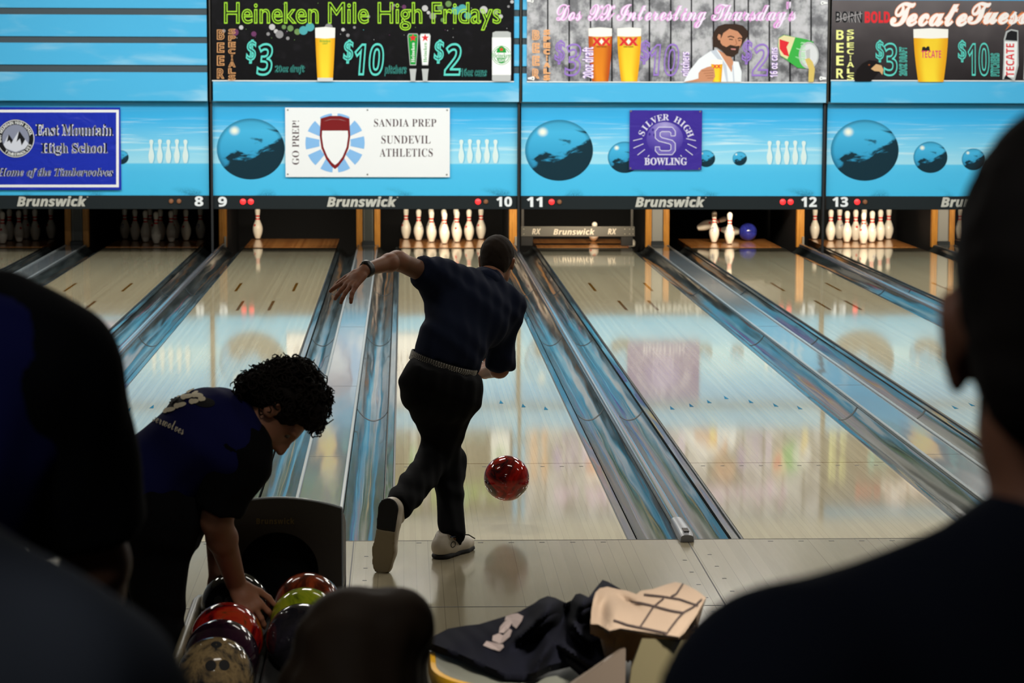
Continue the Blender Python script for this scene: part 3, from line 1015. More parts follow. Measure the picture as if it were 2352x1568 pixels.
m_pinkw = print_mat('print_pink_white', 'f3e6fb'); m_pink = print_mat('print_pink', 'e8a6e4'); m_orng = print_mat('print_orange', 'f0b27e'); m_purp = print_mat('print_purple', '9a78cc')
a.text("Dos XX Interesting Thursday's", 1277, 4, 1829, 65, m_pinkw, 'script', shear=0.1, edge=(m_pink, 0.028))
stack_letters(a, 'BEER', 1231, 69, 187, 17, m_orng, stroke=0.045, gap=0.22, style='bold')
stack_letters(a, 'SPECIALS', 1256, 68, 187, 16, m_orng, stroke=0.06, gap=0.16, style='bold')
for x, n, x2, x3 in ((1273, '3', 1296, 1335), (1468, '10', 1491, 1560), (1703, '2', 1726, 1766)):
    a.text('$', x, 92, x + 25, 148, m_purp, 'bold', shear=0.12, stroke=0.028)
    a.text(n, x2, 100, x3, 175, m_purp, 'bold', shear=0.12, stroke=0.022)
glass(a, 1378.5, 65, 187, 54, 37, m_amber, m_foam, 18, None, 3)
glass(a, 1445, 65, 187, 55, 37, m_beer, m_foam, 18, None, 3)
for cx in (1381.5, 1443.5):
    a.poly([(cx - 21, 84), (cx + 21, 84), (cx + 18, 104), (cx - 18, 104)], print_mat('print_label_gold', 'd9a54a'))
    a.text('XX', cx - 22, 86, cx + 22, 105, m_red, 'bold', edge=(m_red, 0.02))
    a.poly([(cx, 89), (cx + 5, 95.5), (cx, 102), (cx - 5, 95.5)], m_foam)
    a.text('DOS EQUIS', cx - 11, 106, cx + 11, 109.5, print_mat('print_brown', '6b2f18'), 'bold')
for s, x0, y0, x1, y1 in (('20oz draft', 1337, 108, 1363, 180), ('pitchers', 1563, 119, 1589, 175), ('16 oz cans', 1768, 109, 1786, 178)):
    a.text(s, x0, y0, x1, y1, m_pinkw, 'bold', rot=True, edge=(m_purp, 0.045))
# the bearded man in a white shirt
m_skin_p = print_mat('print_skin', 'c98d6c'); m_hair_p = print_mat('print_hair', '3a2a22'); m_shirt_p = print_mat('print_shirt', 'e9edf2'); m_shade_p = print_mat('print_shirt_fold', 'c3cbd8')
a.poly([(1570, 188), (1585, 160), (1605, 135), (1632, 117), (1650, 114), (1680, 140), (1696, 142), (1703, 165), (1702, 188)], m_shirt_p)
a.poly([(1646, 113), (1662, 122), (1674, 122), (1684, 142), (1680, 166), (1668, 146), (1654, 124)], m_skin_p)
a.poly([(1684, 188), (1681, 150), (1684, 150), (1687, 188)], m_shade_p)
a.poly([(1632, 117), (1644, 114), (1668, 150), (1672, 188), (1668, 188), (1660, 150)], m_shade_p)
a.poly([(1637, 108), (1636, 86), (1641, 70), (1649, 60), (1664, 55), (1690, 55), (1706, 59), (1718, 72), (1717, 84), (1708, 96), (1700, 110), (1660, 118), (1645, 108)], m_hair_p)
a.poly([(1656, 112), (1654, 92), (1661, 76), (1675, 66), (1694, 72), (1704, 84), (1703, 98), (1698, 112), (1688, 124), (1672, 126)], m_skin_p)
a.poly([(1653, 96), (1659, 104), (1668, 108), (1677, 103), (1690, 106), (1699, 105), (1695, 122), (1682, 131), (1668, 128), (1657, 116)], m_hair_p)
a.poly([(1678, 111), (1690, 112), (1689, 115), (1679, 114)], print_mat('print_lip', 'c98680'))
a.poly([(1650, 78), (1655, 80), (1655, 92), (1650, 92), (1647, 85)], m_skin_p)
a.line([(1671, 85), (1678, 83), (1686, 86)], 2.6, m_hair_p); a.line([(1694, 89), (1699, 87), (1704, 89)], 2.6, m_hair_p)
a.line([(1674, 90), (1683, 91)], 2.2, m_hair_p); a.line([(1695, 93), (1701, 93)], 2.0, m_hair_p)
a.line([(1689, 90), (1692, 101), (1687, 104)], 1.6, print_mat('print_skin_dark', '9c6448'))
glass(a, 1646, 138, 188, 27, 20, m_beer, m_foam, 9)
a.text('XX', 1637, 148, 1655, 157, m_red, 'bold', edge=(m_red, 0.02))
a.poly([(1570, 188), (1590, 184), (1604, 180), (1604, 168), (1610, 160), (1624, 154), (1632, 152), (1640, 158), (1642, 176), (1636, 187)], m_skin_p)
for k in range(4):
    a.line([(1612 + k * 4, 163 + k * 5.5), (1638, 161 + k * 6)], 1.3, print_mat('print_skin_dark', '9c6448'))
# the tipped can pouring beer
m_cang = print_mat('print_can_green', '3fae49')
a.poly([(1789, 86), (1800, 80), (1850, 90), (1868, 96), (1850, 157), (1832, 156), (1792, 128), (1786, 105)], m_cang)
a.poly([(1788, 88), (1800, 81), (1826, 86), (1808, 136), (1792, 127), (1787, 106)], print_mat('print_can_cream', 'e3d9a8'))
a.poly([(1790, 90), (1812, 97), (1806, 108), (1812, 130), (1800, 126), (1790, 112)], m_red)
a.disc(1857, 127, 23, 31, m_silver, 30); a.disc(1858, 127, 19, 26, print_mat('print_can_top', 'd7d9dc'), 30)
a.poly([(1850, 116), (1860, 112), (1860, 134), (1852, 136)], m_silver)
a.text('Amber', 1826, 96, 1850, 146, print_mat('print_can_light', 'a9dcae'), 'script', rot=True)
a.poly([(1848, 136), (1858, 133), (1866, 142), (1871, 158), (1868, 188), (1856, 188), (1857, 158)], print_mat('print_pour', 'd6bd6a'))
for cx, cy, s in ((1217, 2, 1), (1893, 7, -1), (1219, 180, 1), (1890, 180, -1)):
    a.poly([(cx - s * 7, cy - 2), (cx + s * 2, cy - 4), (cx + s * 7, cy - 5), (cx + s * 9, cy), (cx + s * 7, cy + 5), (cx + s * 2, cy + 3), (cx - s * 7, cy + 2)], m_wht)
    a.disc(cx + s * 4, cy, 1.4, 1.4, m_seamp, 10)
o = a.build('beer_poster', loc=tuple(U(1554, 190, YP)))
tag(o, 'grey plank beer poster with a bearded man holding a glass above numbers 11 and 12', 'poster', 'beer posters')

# --- brown poster: Tecate
m_brn = print_mat('poster_brown', '4a4446')
t = NT(m_brn)
u, v, _z = t.sep(t.coords('UV'))
n1 = t.noise(t.coords('UV', (7, 2, 1)), 1.0, 3)
f = t.math('ADD', t.math('MULTIPLY', v, 0.7), t.math('MULTIPLY', n1, 0.35))
t.l(t.ramp(f, [(0.1, '211d1f'), (0.5, '3d383a'), (0.9, '6b6466')]), t.b.inputs['Base Color'])
a = sheet(1908, 1, 2598, 187, m_brn, YP)
m_yel = print_mat('print_pale_yellow', 'f0f29a'); m_tw = print_mat('print_warm_white', 'fbf3f0'); m_glow = print_mat('print_orange_glow', 'e8864e')
a.text('BORN', 1919, 26, 1980, 52, m_seamp, 'bold', edge=(print_mat('print_grey_edge', 'a8a4a6'), 0.05))
a.line([(1920, 47), (1950, 38), (1980, 31)], 1.6, print_mat('print_grey_edge', 'a8a4a6'))
a.text('BOLD', 1986, 26, 2044, 53, m_red, 'bold', edge=(m_red, 0.03))
for s, x0, x1 in (('Tecate', 2044, 2222), ('Tuesdays', 2221, 2470)):
    y1 = 61 if s == 'Tecate' else 78
    a.text(s, x0 - 1, 4, x1 + 1, y1 + 1, m_glow, 'script', shear=0.1, stroke=0.045)
    a.k += 5
    a.text(s, x0, 5, x1, y1, m_tw, 'script', shear=0.1, edge=(m_tw, 0.026))
stack_letters(a, 'BEER', 1929, 69, 187, 17, m_yel, style='bold', gap=0.25)
stack_letters(a, 'SPECIALS', 1953, 68, 187, 16, m_yel, style='bold', gap=0.22)
a.poly([(1962, 187), (1968, 160), (1980, 146), (1996, 138), (2012, 140), (2022, 150), (2018, 166), (2000, 187)], print_mat('print_feather', '171314'))
a.poly([(2000, 158), (2012, 147), (2024, 150), (2029, 160), (2026, 172), (2020, 164), (2008, 163)], print_mat('print_beak', 'd0a878'))
a.disc(1996, 149, 2.4, 1.8, print_mat('print_beak_eye', '8a4a2a'), 10)
for x, n, x2, x3 in ((2011, '3', 2029, 2061), (2200, '10', 2222, 2272)):
    a.text('$', x, 92, x + 19, 143, m_teal, 'bold', stroke=0.026)
    a.text(n, x2, 98, x3, 175, m_teal, 'bold', stroke=0.02)
for s, x0, y0, x1, y1 in (('20OZ DRAFT', 2065, 108, 2083, 174), ('PITCHERS', 2275, 122, 2295, 175)):
    a.text(s, x0, y0, x1, y1, m_teal, 'bold', rot=True, stroke=0.03)
glass(a, 2137.5, 67, 188, 80, 58, m_beer, m_foam, 20, None, 2)
a.poly([(2116, 119), (2118, 108), (2123, 107), (2126, 110), (2130, 106), (2134, 107), (2136, 119), (2131, 116), (2127, 119), (2121, 116)], m_seamp)
a.text('TECATE', 2116, 116, 2161, 133, print_mat('print_pink_red', 'd8446c'), 'bold')
for ox in (0, 48):
    a.poly([(2305 + ox, 90), (2310 + ox, 72), (2322 + ox, 67), (2338 + ox, 70), (2339 + ox, 150), (2330 + ox, 186), (2302 + ox, 182), (2304 + ox, 140)], m_silver)
    a.poly([(2308 + ox, 92), (2313 + ox, 75), (2322 + ox, 70), (2336 + ox, 73), (2336 + ox, 94)], m_seamp)
    a.poly([(2307 + ox, 95), (2336 + ox, 96), (2335 + ox, 148), (2328 + ox, 178), (2306 + ox, 176)], m_wht)
    a.text('TECATE', 2310 + ox, 100, 2329 + ox, 176, m_red, 'bold', rot=True)
    a.poly([(2305 + ox, 182), (2309 + ox, 172), (2326 + ox, 184)], m_seamp)
o = a.build('beer_poster', loc=tuple(U(2250, 187, YP)))
tag(o, 'brown beer poster with white script and a tall glass above number 13', 'poster', 'beer posters')

# ------------------------------------------------------------------ school banners hung on the lower masking
YB = YM - 0.03
m_rim = mat('banner_grommet', '6a6a62', 0.3, 0.8)
def grommets(a, pts, m):
    for x, y in pts:
        a.ring(x, y, 0.7, 1.9, m, 14)
m_bblue = print_mat('banner_blue', '2334b0', 0.25)
t = NT(m_bblue)
n1 = t.noise(t.coords('UV', (3.5, 2.2, 1)), 1.3, 3, 0.5, 1.4)
t.bump(n1, 0.6, 0.05)
a = sheet(-112, 246, 279, 436, m_bblue, YB, edge=False)
for x0, y0, x1, y1 in ((-106, 252, 273, 258), (-106, 424, 273, 430), (267, 252, 273, 430), (-106, 252, -100, 430)):
    a.rect(x0, y0, x1, y1, m_wht)
m_navy = print_mat('print_navy', '141a33'); m_grey = print_mat('print_midgrey', '8d92a8'); m_pale = print_mat('print_palegrey', 'd7dae6')
for s, x0, y0, x1, y1 in (('East Mountain', 82, 284, 260, 313), ('High School', 95, 328, 247, 358)):
    a.text(s, x0, y0, x1, y1, m_navy, 'serif', edge=(m_wht, 0.032))
a.text('Home of the Timberwolves', -7, 385, 261, 410, m_navy, 'italic', edge=(m_pale, 0.030))
a.disc(36, 318, 43, 44, m_seamp, 48); a.ring(36, 318, 41.5, 43, m_wht, 48); a.disc(36, 318, 31, 32, m_grey, 40)
# plain peaks stand in the middle of the crest
a.poly([(8, 332), (20, 308), (30, 322), (44, 300), (58, 320), (66, 330), (58, 341), (36, 349), (14, 341)], m_pale)
a.poly([(20, 308), (30, 322), (26, 330), (22, 322), (16, 326)], m_seamp); a.poly([(44, 300), (58, 320), (50, 334), (46, 318), (38, 326)], m_seamp)
a.arc_text('EAST MOUNTAIN HIGH SCHOOL', 36, 318, 36.5, 9, PI * 1.06, PI * 0.08, m_wht, 'bold')
a.arc_text('TIMBERWOLVES', 36, 318, 36.5, 9, PI * 1.30, PI * 1.86, m_wht, 'bold', inward=True)
o = a.build('banner', loc=tuple(U(83, 436, YB)))
tag(o, 'blue banner with white border for East Mountain High School', 'banner', 'school banners')

m_bwhite = print_mat('banner_white', 'eceef0', 0.5)
m_txtb = print_mat('print_brown_text', '57484c')
m_cyan = print_mat('print_sunburst', '86b9ea'); m_maroon = print_mat('print_maroon', '7a1f22')
a = sheet(656, 247.5, 1033, 406.5, m_bwhite, YB, edge=False)
a.text('GO PREP!', 671, 277, 687, 378, m_txtb, 'serif', rot=True, offset=-0.006)
for s, x0, y0, x1, y1 in (('SANDIA PREP', 859, 273, 1002, 291), ('SUNDEVIL', 876, 311, 989, 330), ('ATHLETICS', 872, 341, 994, 360)):
    a.text(s, x0, y0, x1, y1, m_txtb, 'serif', offset=-0.006, spacing=1.05)
for k in range(10):
    a0 = PI / 2 + PI / 10 + k * PI / 5 + 0.09
    a.ring(769.5, 328, 36, 68, m_cyan, 6, a0 - PI / 10 + 0.02, a0 + PI / 10 - 0.20 + 0.02)
# plain shield in the middle of the sunburst
SH = lambda k, dy=0: [(769.5 + x * k, 322 + dy + y * k) for x, y in ((-33, -50), (-12, -56), (12, -56), (33, -50), (35, -10), (31, 18), (20, 44), (8, 60), (0, 66), (-8, 60), (-20, 44), (-31, 18), (-35, -10))]
a.poly(SH(1.0), m_maroon)
a.poly(SH(0.86), m_bwhite)
a.poly([(741, 279), (760, 274), (779, 274), (798, 279), (799, 300), (740, 300)], m_maroon)
grommets(a, ((661, 252.5), (844, 252.5), (1027, 253), (661, 400), (844, 400.5), (1026, 401)), m_rim)
o = a.build('banner', loc=tuple(U(844, 406, YB)))
tag(o, 'white banner with blue sunburst reading Sandia Prep Sundevil Athletics', 'banner', 'school banners')

m_bpurp = print_mat('banner_purple', '3f2f94', 0.35)
t = NT(m_bpurp)
t.bump(t.noise(t.coords('UV', (2.5, 2.5, 1)), 1.3, 2, 0.5, 1.0), 0.4, 0.04)
a = sheet(1445, 253, 1611.5, 390, m_bpurp, YB, edge=False)
m_lil = print_mat('print_lilac', 'd9d6ec'); m_ballp = print_mat('print_ball_purple', '6a5cb4')
t = NT(m_ballp)
co = t.coords('UV')
vd = t.n('ShaderNodeVectorMath', operation='DISTANCE'); t.l(co, vd.inputs[0]); vd.inputs[1].default_value = (0.0, 0.75, 0)
t.l(t.ramp(t.math('MULTIPLY', vd.outputs['Value'], 0.6), [(0.0, 'a9a0d6'), (0.5, '6657b2'), (1.0, '3f2f94')]), t.b.inputs['Base Color'])
a.disc(1527, 318, 42, 38, m_ballp, 44)
for x, y in ((1499.5, 298), (1492, 308), (1503, 310)):
    a.disc(x, y, 2.6, 3.4, m_bpurp, 14)
a.arc_text('SILVER HIGH', 1529, 329, 60, 21, PI * 0.872, PI * 0.122, m_lil, 'serif', wide=1.0)
a.text('BOWLING', 1480, 362, 1578, 379, m_lil, 'serif', edge=(m_lil, 0.014))
S = [(1551, 312), (1541, 312), (1541, 305), (1537, 302), (1520, 302), (1516, 305), (1516, 312), (1520, 316), (1544, 322), (1551, 329), (1551, 346), (1544, 355), (1513, 355), (1505, 346), (1505, 337),
     (1515, 337), (1515, 343), (1519, 346), (1537, 346), (1541, 343), (1541, 333), (1537, 330), (1513, 324), (1505, 317), (1505, 301), (1513, 292), (1544, 292), (1551, 301)]
a.poly(S, m_ballp)
a.line(S + [S[0]], 1.8, m_lil)
for pts in (((1454, 323), (1475, 318)), ((1455, 340), (1478, 330)), ((1464, 356), (1481, 343)), ((1668 - 70, 323), (1668 - 92, 318)), ((1600, 340), (1579, 330)), ((1591, 356), (1574, 343)), ((1488, 360), (1491, 356)), ((1566, 360), (1563, 356))):
    a.line(pts, 1.7, m_lil)
grommets(a, ((1449, 255), (1608, 256), (1448, 386), (1606, 387)), mat('banner_grommet_brass', 'a89a78', 0.3, 0.7))
o = a.build('banner', loc=tuple(U(1528, 390, YB)))
tag(o, 'small purple banner reading Silver High Bowling between printed balls', 'banner', 'school banners')
# ------------------------------------------------------------------ bodies and cloth as smooth blended solids
A3 = lambda p: np.array(p, float)
def unit(v):
    v = A3(v)
    return v / (np.linalg.norm(v) + 1e-12)

def cap(a, b, ra, rb=None, flat=None, cuts=(), neg=False, k=None):
    """tapered limb from a to b; flat = (direction, factor) squeezes it along a direction; cuts = [(point, outward normal)]"""
    return ('c', A3(a), A3(b), float(ra), float(rb if rb is not None else ra), flat, cuts, neg, k)

def ell(c, r, R=None, cuts=(), neg=False, k=None):
    return ('e', A3(c), A3(r if hasattr(r, '__len__') else (r, r, r)), R, None, None, cuts, neg, k)

def sdf_mesh(prims, res=0.012, k=0.03, wobble=None):
    lo = np.array([1e9] * 3); hi = -lo
    boxes = []
    for p in prims:
        if p[0] == 'c':
            r = max(p[3], p[4])
            a = np.minimum(p[1], p[2]) - r; b = np.maximum(p[1], p[2]) + r
        else:
            r = p[2].max(); a = p[1] - r; b = p[1] + r
        boxes.append((a, b))
        if not p[7]:
            lo = np.minimum(lo, a); hi = np.maximum(hi, b)
    pad = 4 * res
    lo = lo - pad; hi = hi + pad
    n = np.ceil((hi - lo) / res).astype(int) + 1
    D = np.full(n, 1e3, np.float32)
    ax = [lo[i] + res * np.arange(n[i]) for i in range(3)]
    for p, (a, b) in zip(prims, boxes):
        kk = p[8] if p[8] is not None else k
        m = kk + 3 * res
        i0 = np.clip(np.floor((a - m - lo) / res).astype(int), 0, n); i1 = np.clip(np.ceil((b + m - lo) / res).astype(int) + 1, 0, n)
        if (i1 <= i0).any():
            continue
        X, Y, Z = np.meshgrid(ax[0][i0[0]:i1[0]], ax[1][i0[1]:i1[1]], ax[2][i0[2]:i1[2]], indexing='ij')
        P = np.stack([X, Y, Z], -1)
        if p[0] == 'c':
            ab = p[2] - p[1]
            L = ab @ ab
            t = np.clip(((P - p[1]) @ ab) / L, 0, 1) if L > 1e-12 else np.zeros(X.shape)
            q = P - p[1] - t[..., None] * ab
            d2 = (q * q).sum(-1)
            if p[5] is not None:
                w = unit(p[5][0])
                d2 = d2 + (p[5][1] ** 2 - 1) * (q @ w) ** 2
            d = np.sqrt(d2) - (p[3] + (p[4] - p[3]) * t)
        else:
            q = P - p[1]
            if p[3] is not None:
                q = q @ p[3]
            k0 = np.sqrt(((q / p[2]) ** 2).sum(-1)); k1 = np.sqrt(((q / p[2] ** 2) ** 2).sum(-1)) + 1e-9
            d = k0 * (k0 - 1) / k1
        for (c, nn) in p[6]:
            d = np.maximum(d, (P - A3(c)) @ unit(nn))
        sl = tuple(slice(i0[i], i1[i]) for i in range(3))
        o = D[sl]
        if p[7]:
            d = -d
            h = np.maximum(kk - np.abs(o - d), 0) / max(kk, 1e-6)
            D[sl] = np.maximum(o, d) + h * h * kk * 0.25
        else:
            h = np.maximum(kk - np.abs(o - d), 0) / max(kk, 1e-6)
            D[sl] = np.minimum(o, d) - h * h * kk * 0.25
    if wobble is not None:
        X, Y, Z = np.meshgrid(*ax, indexing='ij')
        D = D + wobble(X, Y, Z)
    S = D < 0
    act = np.zeros(np.array(n) - 1, bool); allin = np.ones_like(act)
    cs = [(i, j, l) for i in (0, 1) for j in (0, 1) for l in (0, 1)]
    sub = lambda A, c: A[c[0]:A.shape[0] - 1 + c[0], c[1]:A.shape[1] - 1 + c[1], c[2]:A.shape[2] - 1 + c[2]]
    for c in cs:
        s = sub(S, c); act |= s; allin &= s
    act &= ~allin
    idx = np.argwhere(act)
    num = np.zeros((len(idx), 3)); cnt = np.zeros(len(idx))
    at = lambda c: D[idx[:, 0] + c[0], idx[:, 1] + c[1], idx[:, 2] + c[2]]
    val = {c: at(c) for c in cs}
    for c in cs:
        for a_ in range(3):
            if c[a_] == 0:
                e = list(c); e[a_] = 1; e = tuple(e)
                f0, f1 = val[c], val[e]
                m = (f0 < 0) != (f1 < 0)
                t = np.where(m, f0 / np.where(m, f0 - f1, 1), 0)
                pt = np.repeat(np.array(c, float)[None], len(idx), 0)
                pt[:, a_] += t
                num[m] += pt[m]; cnt[m] += 1
    V = lo + res * (idx + num / np.maximum(cnt, 1)[:, None])
    ids = np.full(act.shape, -1, np.int64)
    ids[tuple(idx.T)] = np.arange(len(idx))
    F = []
    for a_ in range(3):
        b_, c_ = (a_ + 1) % 3, (a_ + 2) % 3
        sh = [slice(None)] * 3
        s0 = [slice(1, -1)] * 3; s0[a_] = slice(0, -1)
        s1 = [slice(1, -1)] * 3; s1[a_] = slice(1, None)
        A_, B_ = S[tuple(s0)], S[tuple(s1)]
        ch = np.argwhere(A_ != B_)
        if not len(ch):
            continue
        base = ch.copy()
        base[:, b_] += 1; base[:, c_] += 1
        g = []
        for db, dc in ((-1, -1), (0, -1), (0, 0), (-1, 0)):
            q = base.copy(); q[:, b_] += db; q[:, c_] += dc
            g.append(ids[q[:, 0], q[:, 1], q[:, 2]])
        g = np.stack(g, 1)
        ins = A_[tuple(ch.T)]
        g = np.where(ins[:, None], g, g[:, ::-1])
        F.append(g[(g >= 0).all(1)])
    F = np.concatenate(F) if F else np.zeros((0, 4), int)
    # one light smoothing pass
    nb = np.zeros_like(V); nc = np.zeros(len(V))
    for i in range(4):
        np.add.at(nb, F[:, i], V[F[:, (i + 1) % 4]]); np.add.at(nc, F[:, i], 1)
        np.add.at(nb, F[:, i], V[F[:, (i + 3) % 4]]); np.add.at(nc, F[:, i], 1)
    V = V * 0.5 + 0.5 * nb / np.maximum(nc, 1)[:, None]
    return V, F

def solid(name, prims, m, parent=None, res=0.012, k=0.03, wobble=None, extra=None, loc=None):
    mb = MB()
    V, F = sdf_mesh(prims, res, k, wobble)
    mb.add(V, F.tolist(), m, smooth=True)
    if extra:
        for ex in extra:
            V2, F2 = sdf_mesh(*ex)
            mb.add(V2, F2.tolist(), m, smooth=True)
    return mb.build(name, parent, loc=loc, sharp=None)

def folds(amp, fx, fy, fz, ph=0.0):
    return lambda X, Y, Z: (amp * np.sin(fx * X + fy * Y + fz * Z + ph + 1.3 * np.sin(0.7 * fz * Z + 0.5 * fx * X)) * 0.6
                            + amp * 0.5 * np.sin(1.9 * fx * Y - 1.3 * fy * Z + 2.1 * fz * X + ph)).astype(np.float32)

def bvh_of(o):
    me = o.data
    w = WORLD_LOC[o.name]
    return BVHTree.FromPolygons([(v.co.x + w[0], v.co.y + w[1], v.co.z + w[2]) for v in me.vertices], [list(p.vertices) for p in me.polygons])

def on_surface(bvh, px, py, lift=0.003):
    d = Vector(ray(px, py)).normalized()
    hit, nn, i, dist = bvh.ray_cast(Vector(CAM), d)
    if hit is None:
        return None
    if nn.dot(d) > 0:
        nn = -nn
    return np.array(hit + nn * lift)

def print_on(mb, bvh, pts, faces, m, lift=0.003):
    V = [on_surface(bvh, x, y, lift) for x, y in pts]
    ok = [v is not None for v in V]
    V = [v if v is not None else np.zeros(3) for v in V]
    F = [f for f in faces if all(ok[i] for i in f)]
    used = sorted({i for f in F for i in f})
    mp = {i: n for n, i in enumerate(used)}
    mb.add([V[i] for i in used], [[mp[i] for i in f] for f in F], m)

def blob_print(mb, bvh, cx, cy, rx, ry, ang, m, lift, n=18, rings=3):
    pts = [(cx, cy)]; F = []
    c, s = math.cos(ang), math.sin(ang)
    for r in range(1, rings + 1):
        for i in range(n):
            a = 2 * PI * i / n
            x, y = rx * r / rings * math.cos(a), ry * r / rings * math.sin(a)
            pts.append((cx + c * x - s * y, cy + s * x + c * y))
    for i in range(n):
        F.append((0, 1 + i, 1 + (i + 1) % n))
        for r in range(rings - 1):
            a, b = 1 + r * n, 1 + (r + 1) * n
            F.append((a + i, b + i, b + (i + 1) % n, a + (i + 1) % n))
    print_on(mb, bvh, pts, F, m, lift)

def hand(wr, d, nrm, sc=1.0, spread=0.25, curl=0.25, thumb=1, fing=None):
    """palm, four fingers and a thumb; d = direction of the fingers, nrm = back of the hand"""
    d = unit(d); nrm = unit(A3(nrm) - d * (A3(nrm) @ d)); side = np.cross(d, nrm)
    wr = A3(wr)
    P = [cap(wr - d * 0.01 * sc, wr + d * 0.035 * sc, 0.026 * sc, 0.030 * sc, (nrm, 1.45), k=0.012)]
    for i in range(4):
        o = (i - 1.5) * 0.021 * sc
        P.append(cap(wr + d * 0.02 * sc + side * o * 0.7, wr + d * 0.085 * sc + side * o, 0.0135 * sc, 0.0125 * sc, (nrm, 1.15), k=0.012))
    Ls = (0.066, 0.078, 0.072, 0.056)
    for i in range(4):
        o = (i - 1.5)
        f = fing[i] if fing else (o * spread, curl)
        a = f[0]; cu = f[1]
        dr = unit(d * math.cos(a) + side * math.sin(a))
        base = wr + d * 0.088 * sc + side * o * 0.021 * sc
        L = Ls[i] * sc
        d1 = unit(dr * math.cos(cu * .6) - nrm * math.sin(cu * .6)); d2 = unit(dr * math.cos(cu * 1.5) - nrm * math.sin(cu * 1.5)); d3 = unit(dr * math.cos(cu * 2.3) - nrm * math.sin(cu * 2.3))
        p1 = base + d1 * L * .46; p2 = p1 + d2 * L * .32; p3 = p2 + d3 * L * .24
        P += [cap(base - d * 0.01 * sc, p1, 0.0105 * sc, 0.0092 * sc, k=0.006), cap(p1, p2, 0.0093 * sc, 0.0086 * sc, k=0.004), cap(p2, p3, 0.0085 * sc, 0.0072 * sc, k=0.004)]
    tb = wr + d * 0.02 * sc - side * thumb * 0.024 * sc
    t1 = tb + unit(d * 0.75 - side * thumb * 0.75 - nrm * 0.25) * 0.042 * sc
    t2 = t1 + unit(d * 0.9 - side * thumb * 0.5 - nrm * 0.25) * 0.034 * sc
    t3 = t2 + unit(d * 1.0 - side * thumb * 0.25 - nrm * 0.25) * 0.026 * sc
    P += [cap(tb, t1, 0.0150 * sc, 0.0118 * sc, k=0.012), cap(t1, t2, 0.0112 * sc, 0.0100 * sc, k=0.004), cap(t2, t3, 0.0098 * sc, 0.0082 * sc, k=0.004)]
    return P

def head_prims(c, fwd, up, s=1.0, ear=1.0):
    """skull, jaw, nose, brow, lips, ears; c is the middle of the head; returns prims and the frame"""
    f = unit(fwd); u = unit(A3(up) - f * (A3(up) @ f)); r = np.cross(f, u)
    R = np.stack([r, f, u], 1)
    at = lambda x, y, z: A3(c) + (r * x + f * y + u * z) * s
    P = [ell(at(0, -0.012, 0.030), (0.074 * s, 0.094 * s, 0.086 * s), R),
         ell(at(0, 0.028, -0.035), (0.060 * s, 0.066 * s, 0.078 * s), R),
         cap(at(-0.035, 0.010, -0.075), at(0, 0.062, -0.098), 0.026 * s, 0.020 * s), cap(at(0.035, 0.010, -0.075), at(0, 0.062, -0.098), 0.026 * s, 0.020 * s),
         cap(at(0, 0.088, 0.012), at(0, 0.112, -0.030), 0.010 * s, 0.014 * s, k=0.014), ell(at(-0.012, 0.098, -0.034), 0.009 * s, k=0.01), ell(at(0.012, 0.098, -0.034), 0.009 * s, k=0.01),
         cap(at(-0.042, 0.074, 0.026), at(0.042, 0.074, 0.026), 0.015 * s, k=0.02),
         cap(at(-0.020, 0.088, -0.058), at(0.020, 0.088, -0.058), 0.008 * s, k=0.01), cap(at(-0.016, 0.087, -0.069), at(0.016, 0.087, -0.069), 0.008 * s, k=0.01),
         ell(at(0, 0.078, -0.098), (0.020 * s, 0.016 * s, 0.016 * s), R),
         ell(at(-0.030, 0.086, 0.006), (0.016 * s, 0.012 * s, 0.011 * s), R, neg=True, k=0.012), ell(at(0.030, 0.086, 0.006), (0.016 * s, 0.012 * s, 0.011 * s), R, neg=True, k=0.012)]
    for sg in (-1, 1):
        Re = np.stack([r, f, u], 1)
        P += [ell(at(sg * 0.078, -0.006, -0.010), (0.010 * s * ear, 0.019 * s * ear, 0.032 * s * ear), Re, k=0.008), ell(at(sg * 0.084, -0.012, 0.006), (0.008 * s * ear, 0.020 * s * ear, 0.020 * s * ear), Re, k=0.006),
              ell(at(sg * 0.090, 0.000, -0.004), (0.006 * s, 0.009 * s, 0.015 * s), Re, neg=True, k=0.006)]
    return P, at, R

def body_prims(J, s=1.0, slim=1.0):
    """one continuous body from the joints J (dict of points) plus 'right' and 'front' directions"""
    g = lambda n: A3(J[n])
    fr = J['front']
    hipc = (g('hipL') + g('hipR')) / 2
    P = [cap(g('hipL'), g('hipR'), 0.098 * s * slim), ell(hipc - unit(fr) * 0.03 * s, 0.115 * s * slim),
         cap(hipc, g('waist'), 0.125 * s * slim, 0.112 * s * slim, (fr, 1.25), k=0.05), cap(g('waist'), g('chest'), 0.115 * s * slim, 0.140 * s * slim, (fr, 1.25), k=0.05),
         cap(g('chest') - J['right'] * 0.055 * s, g('chest') + J['right'] * 0.055 * s, 0.118 * s * slim, None, (fr, 1.12), k=0.05),
         cap(g('shL'), g('shR'), 0.066 * s, None, k=0.05), cap(g('neck') - (g('head') - g('neck')) * 0.3, g('head'), 0.060 * s, 0.054 * s)]
    for L in 'LR':
        P += [cap(g('neck'), g('sh' + L), 0.050 * s, 0.058 * s, k=0.05), cap(g('sh' + L), g('el' + L), 0.053 * s, 0.042 * s), cap(g('el' + L), g('wr' + L), 0.042 * s, 0.027 * s),
              cap(g('hip' + L), g('kn' + L), 0.086 * s * slim, 0.056 * s * slim), cap(g('kn' + L), g('an' + L), 0.056 * s * slim, 0.038 * s),
              ell(g('kn' + L) * .68 + g('an' + L) * .32 - unit(fr) * 0.006, 0.053 * s * slim)]
    return P

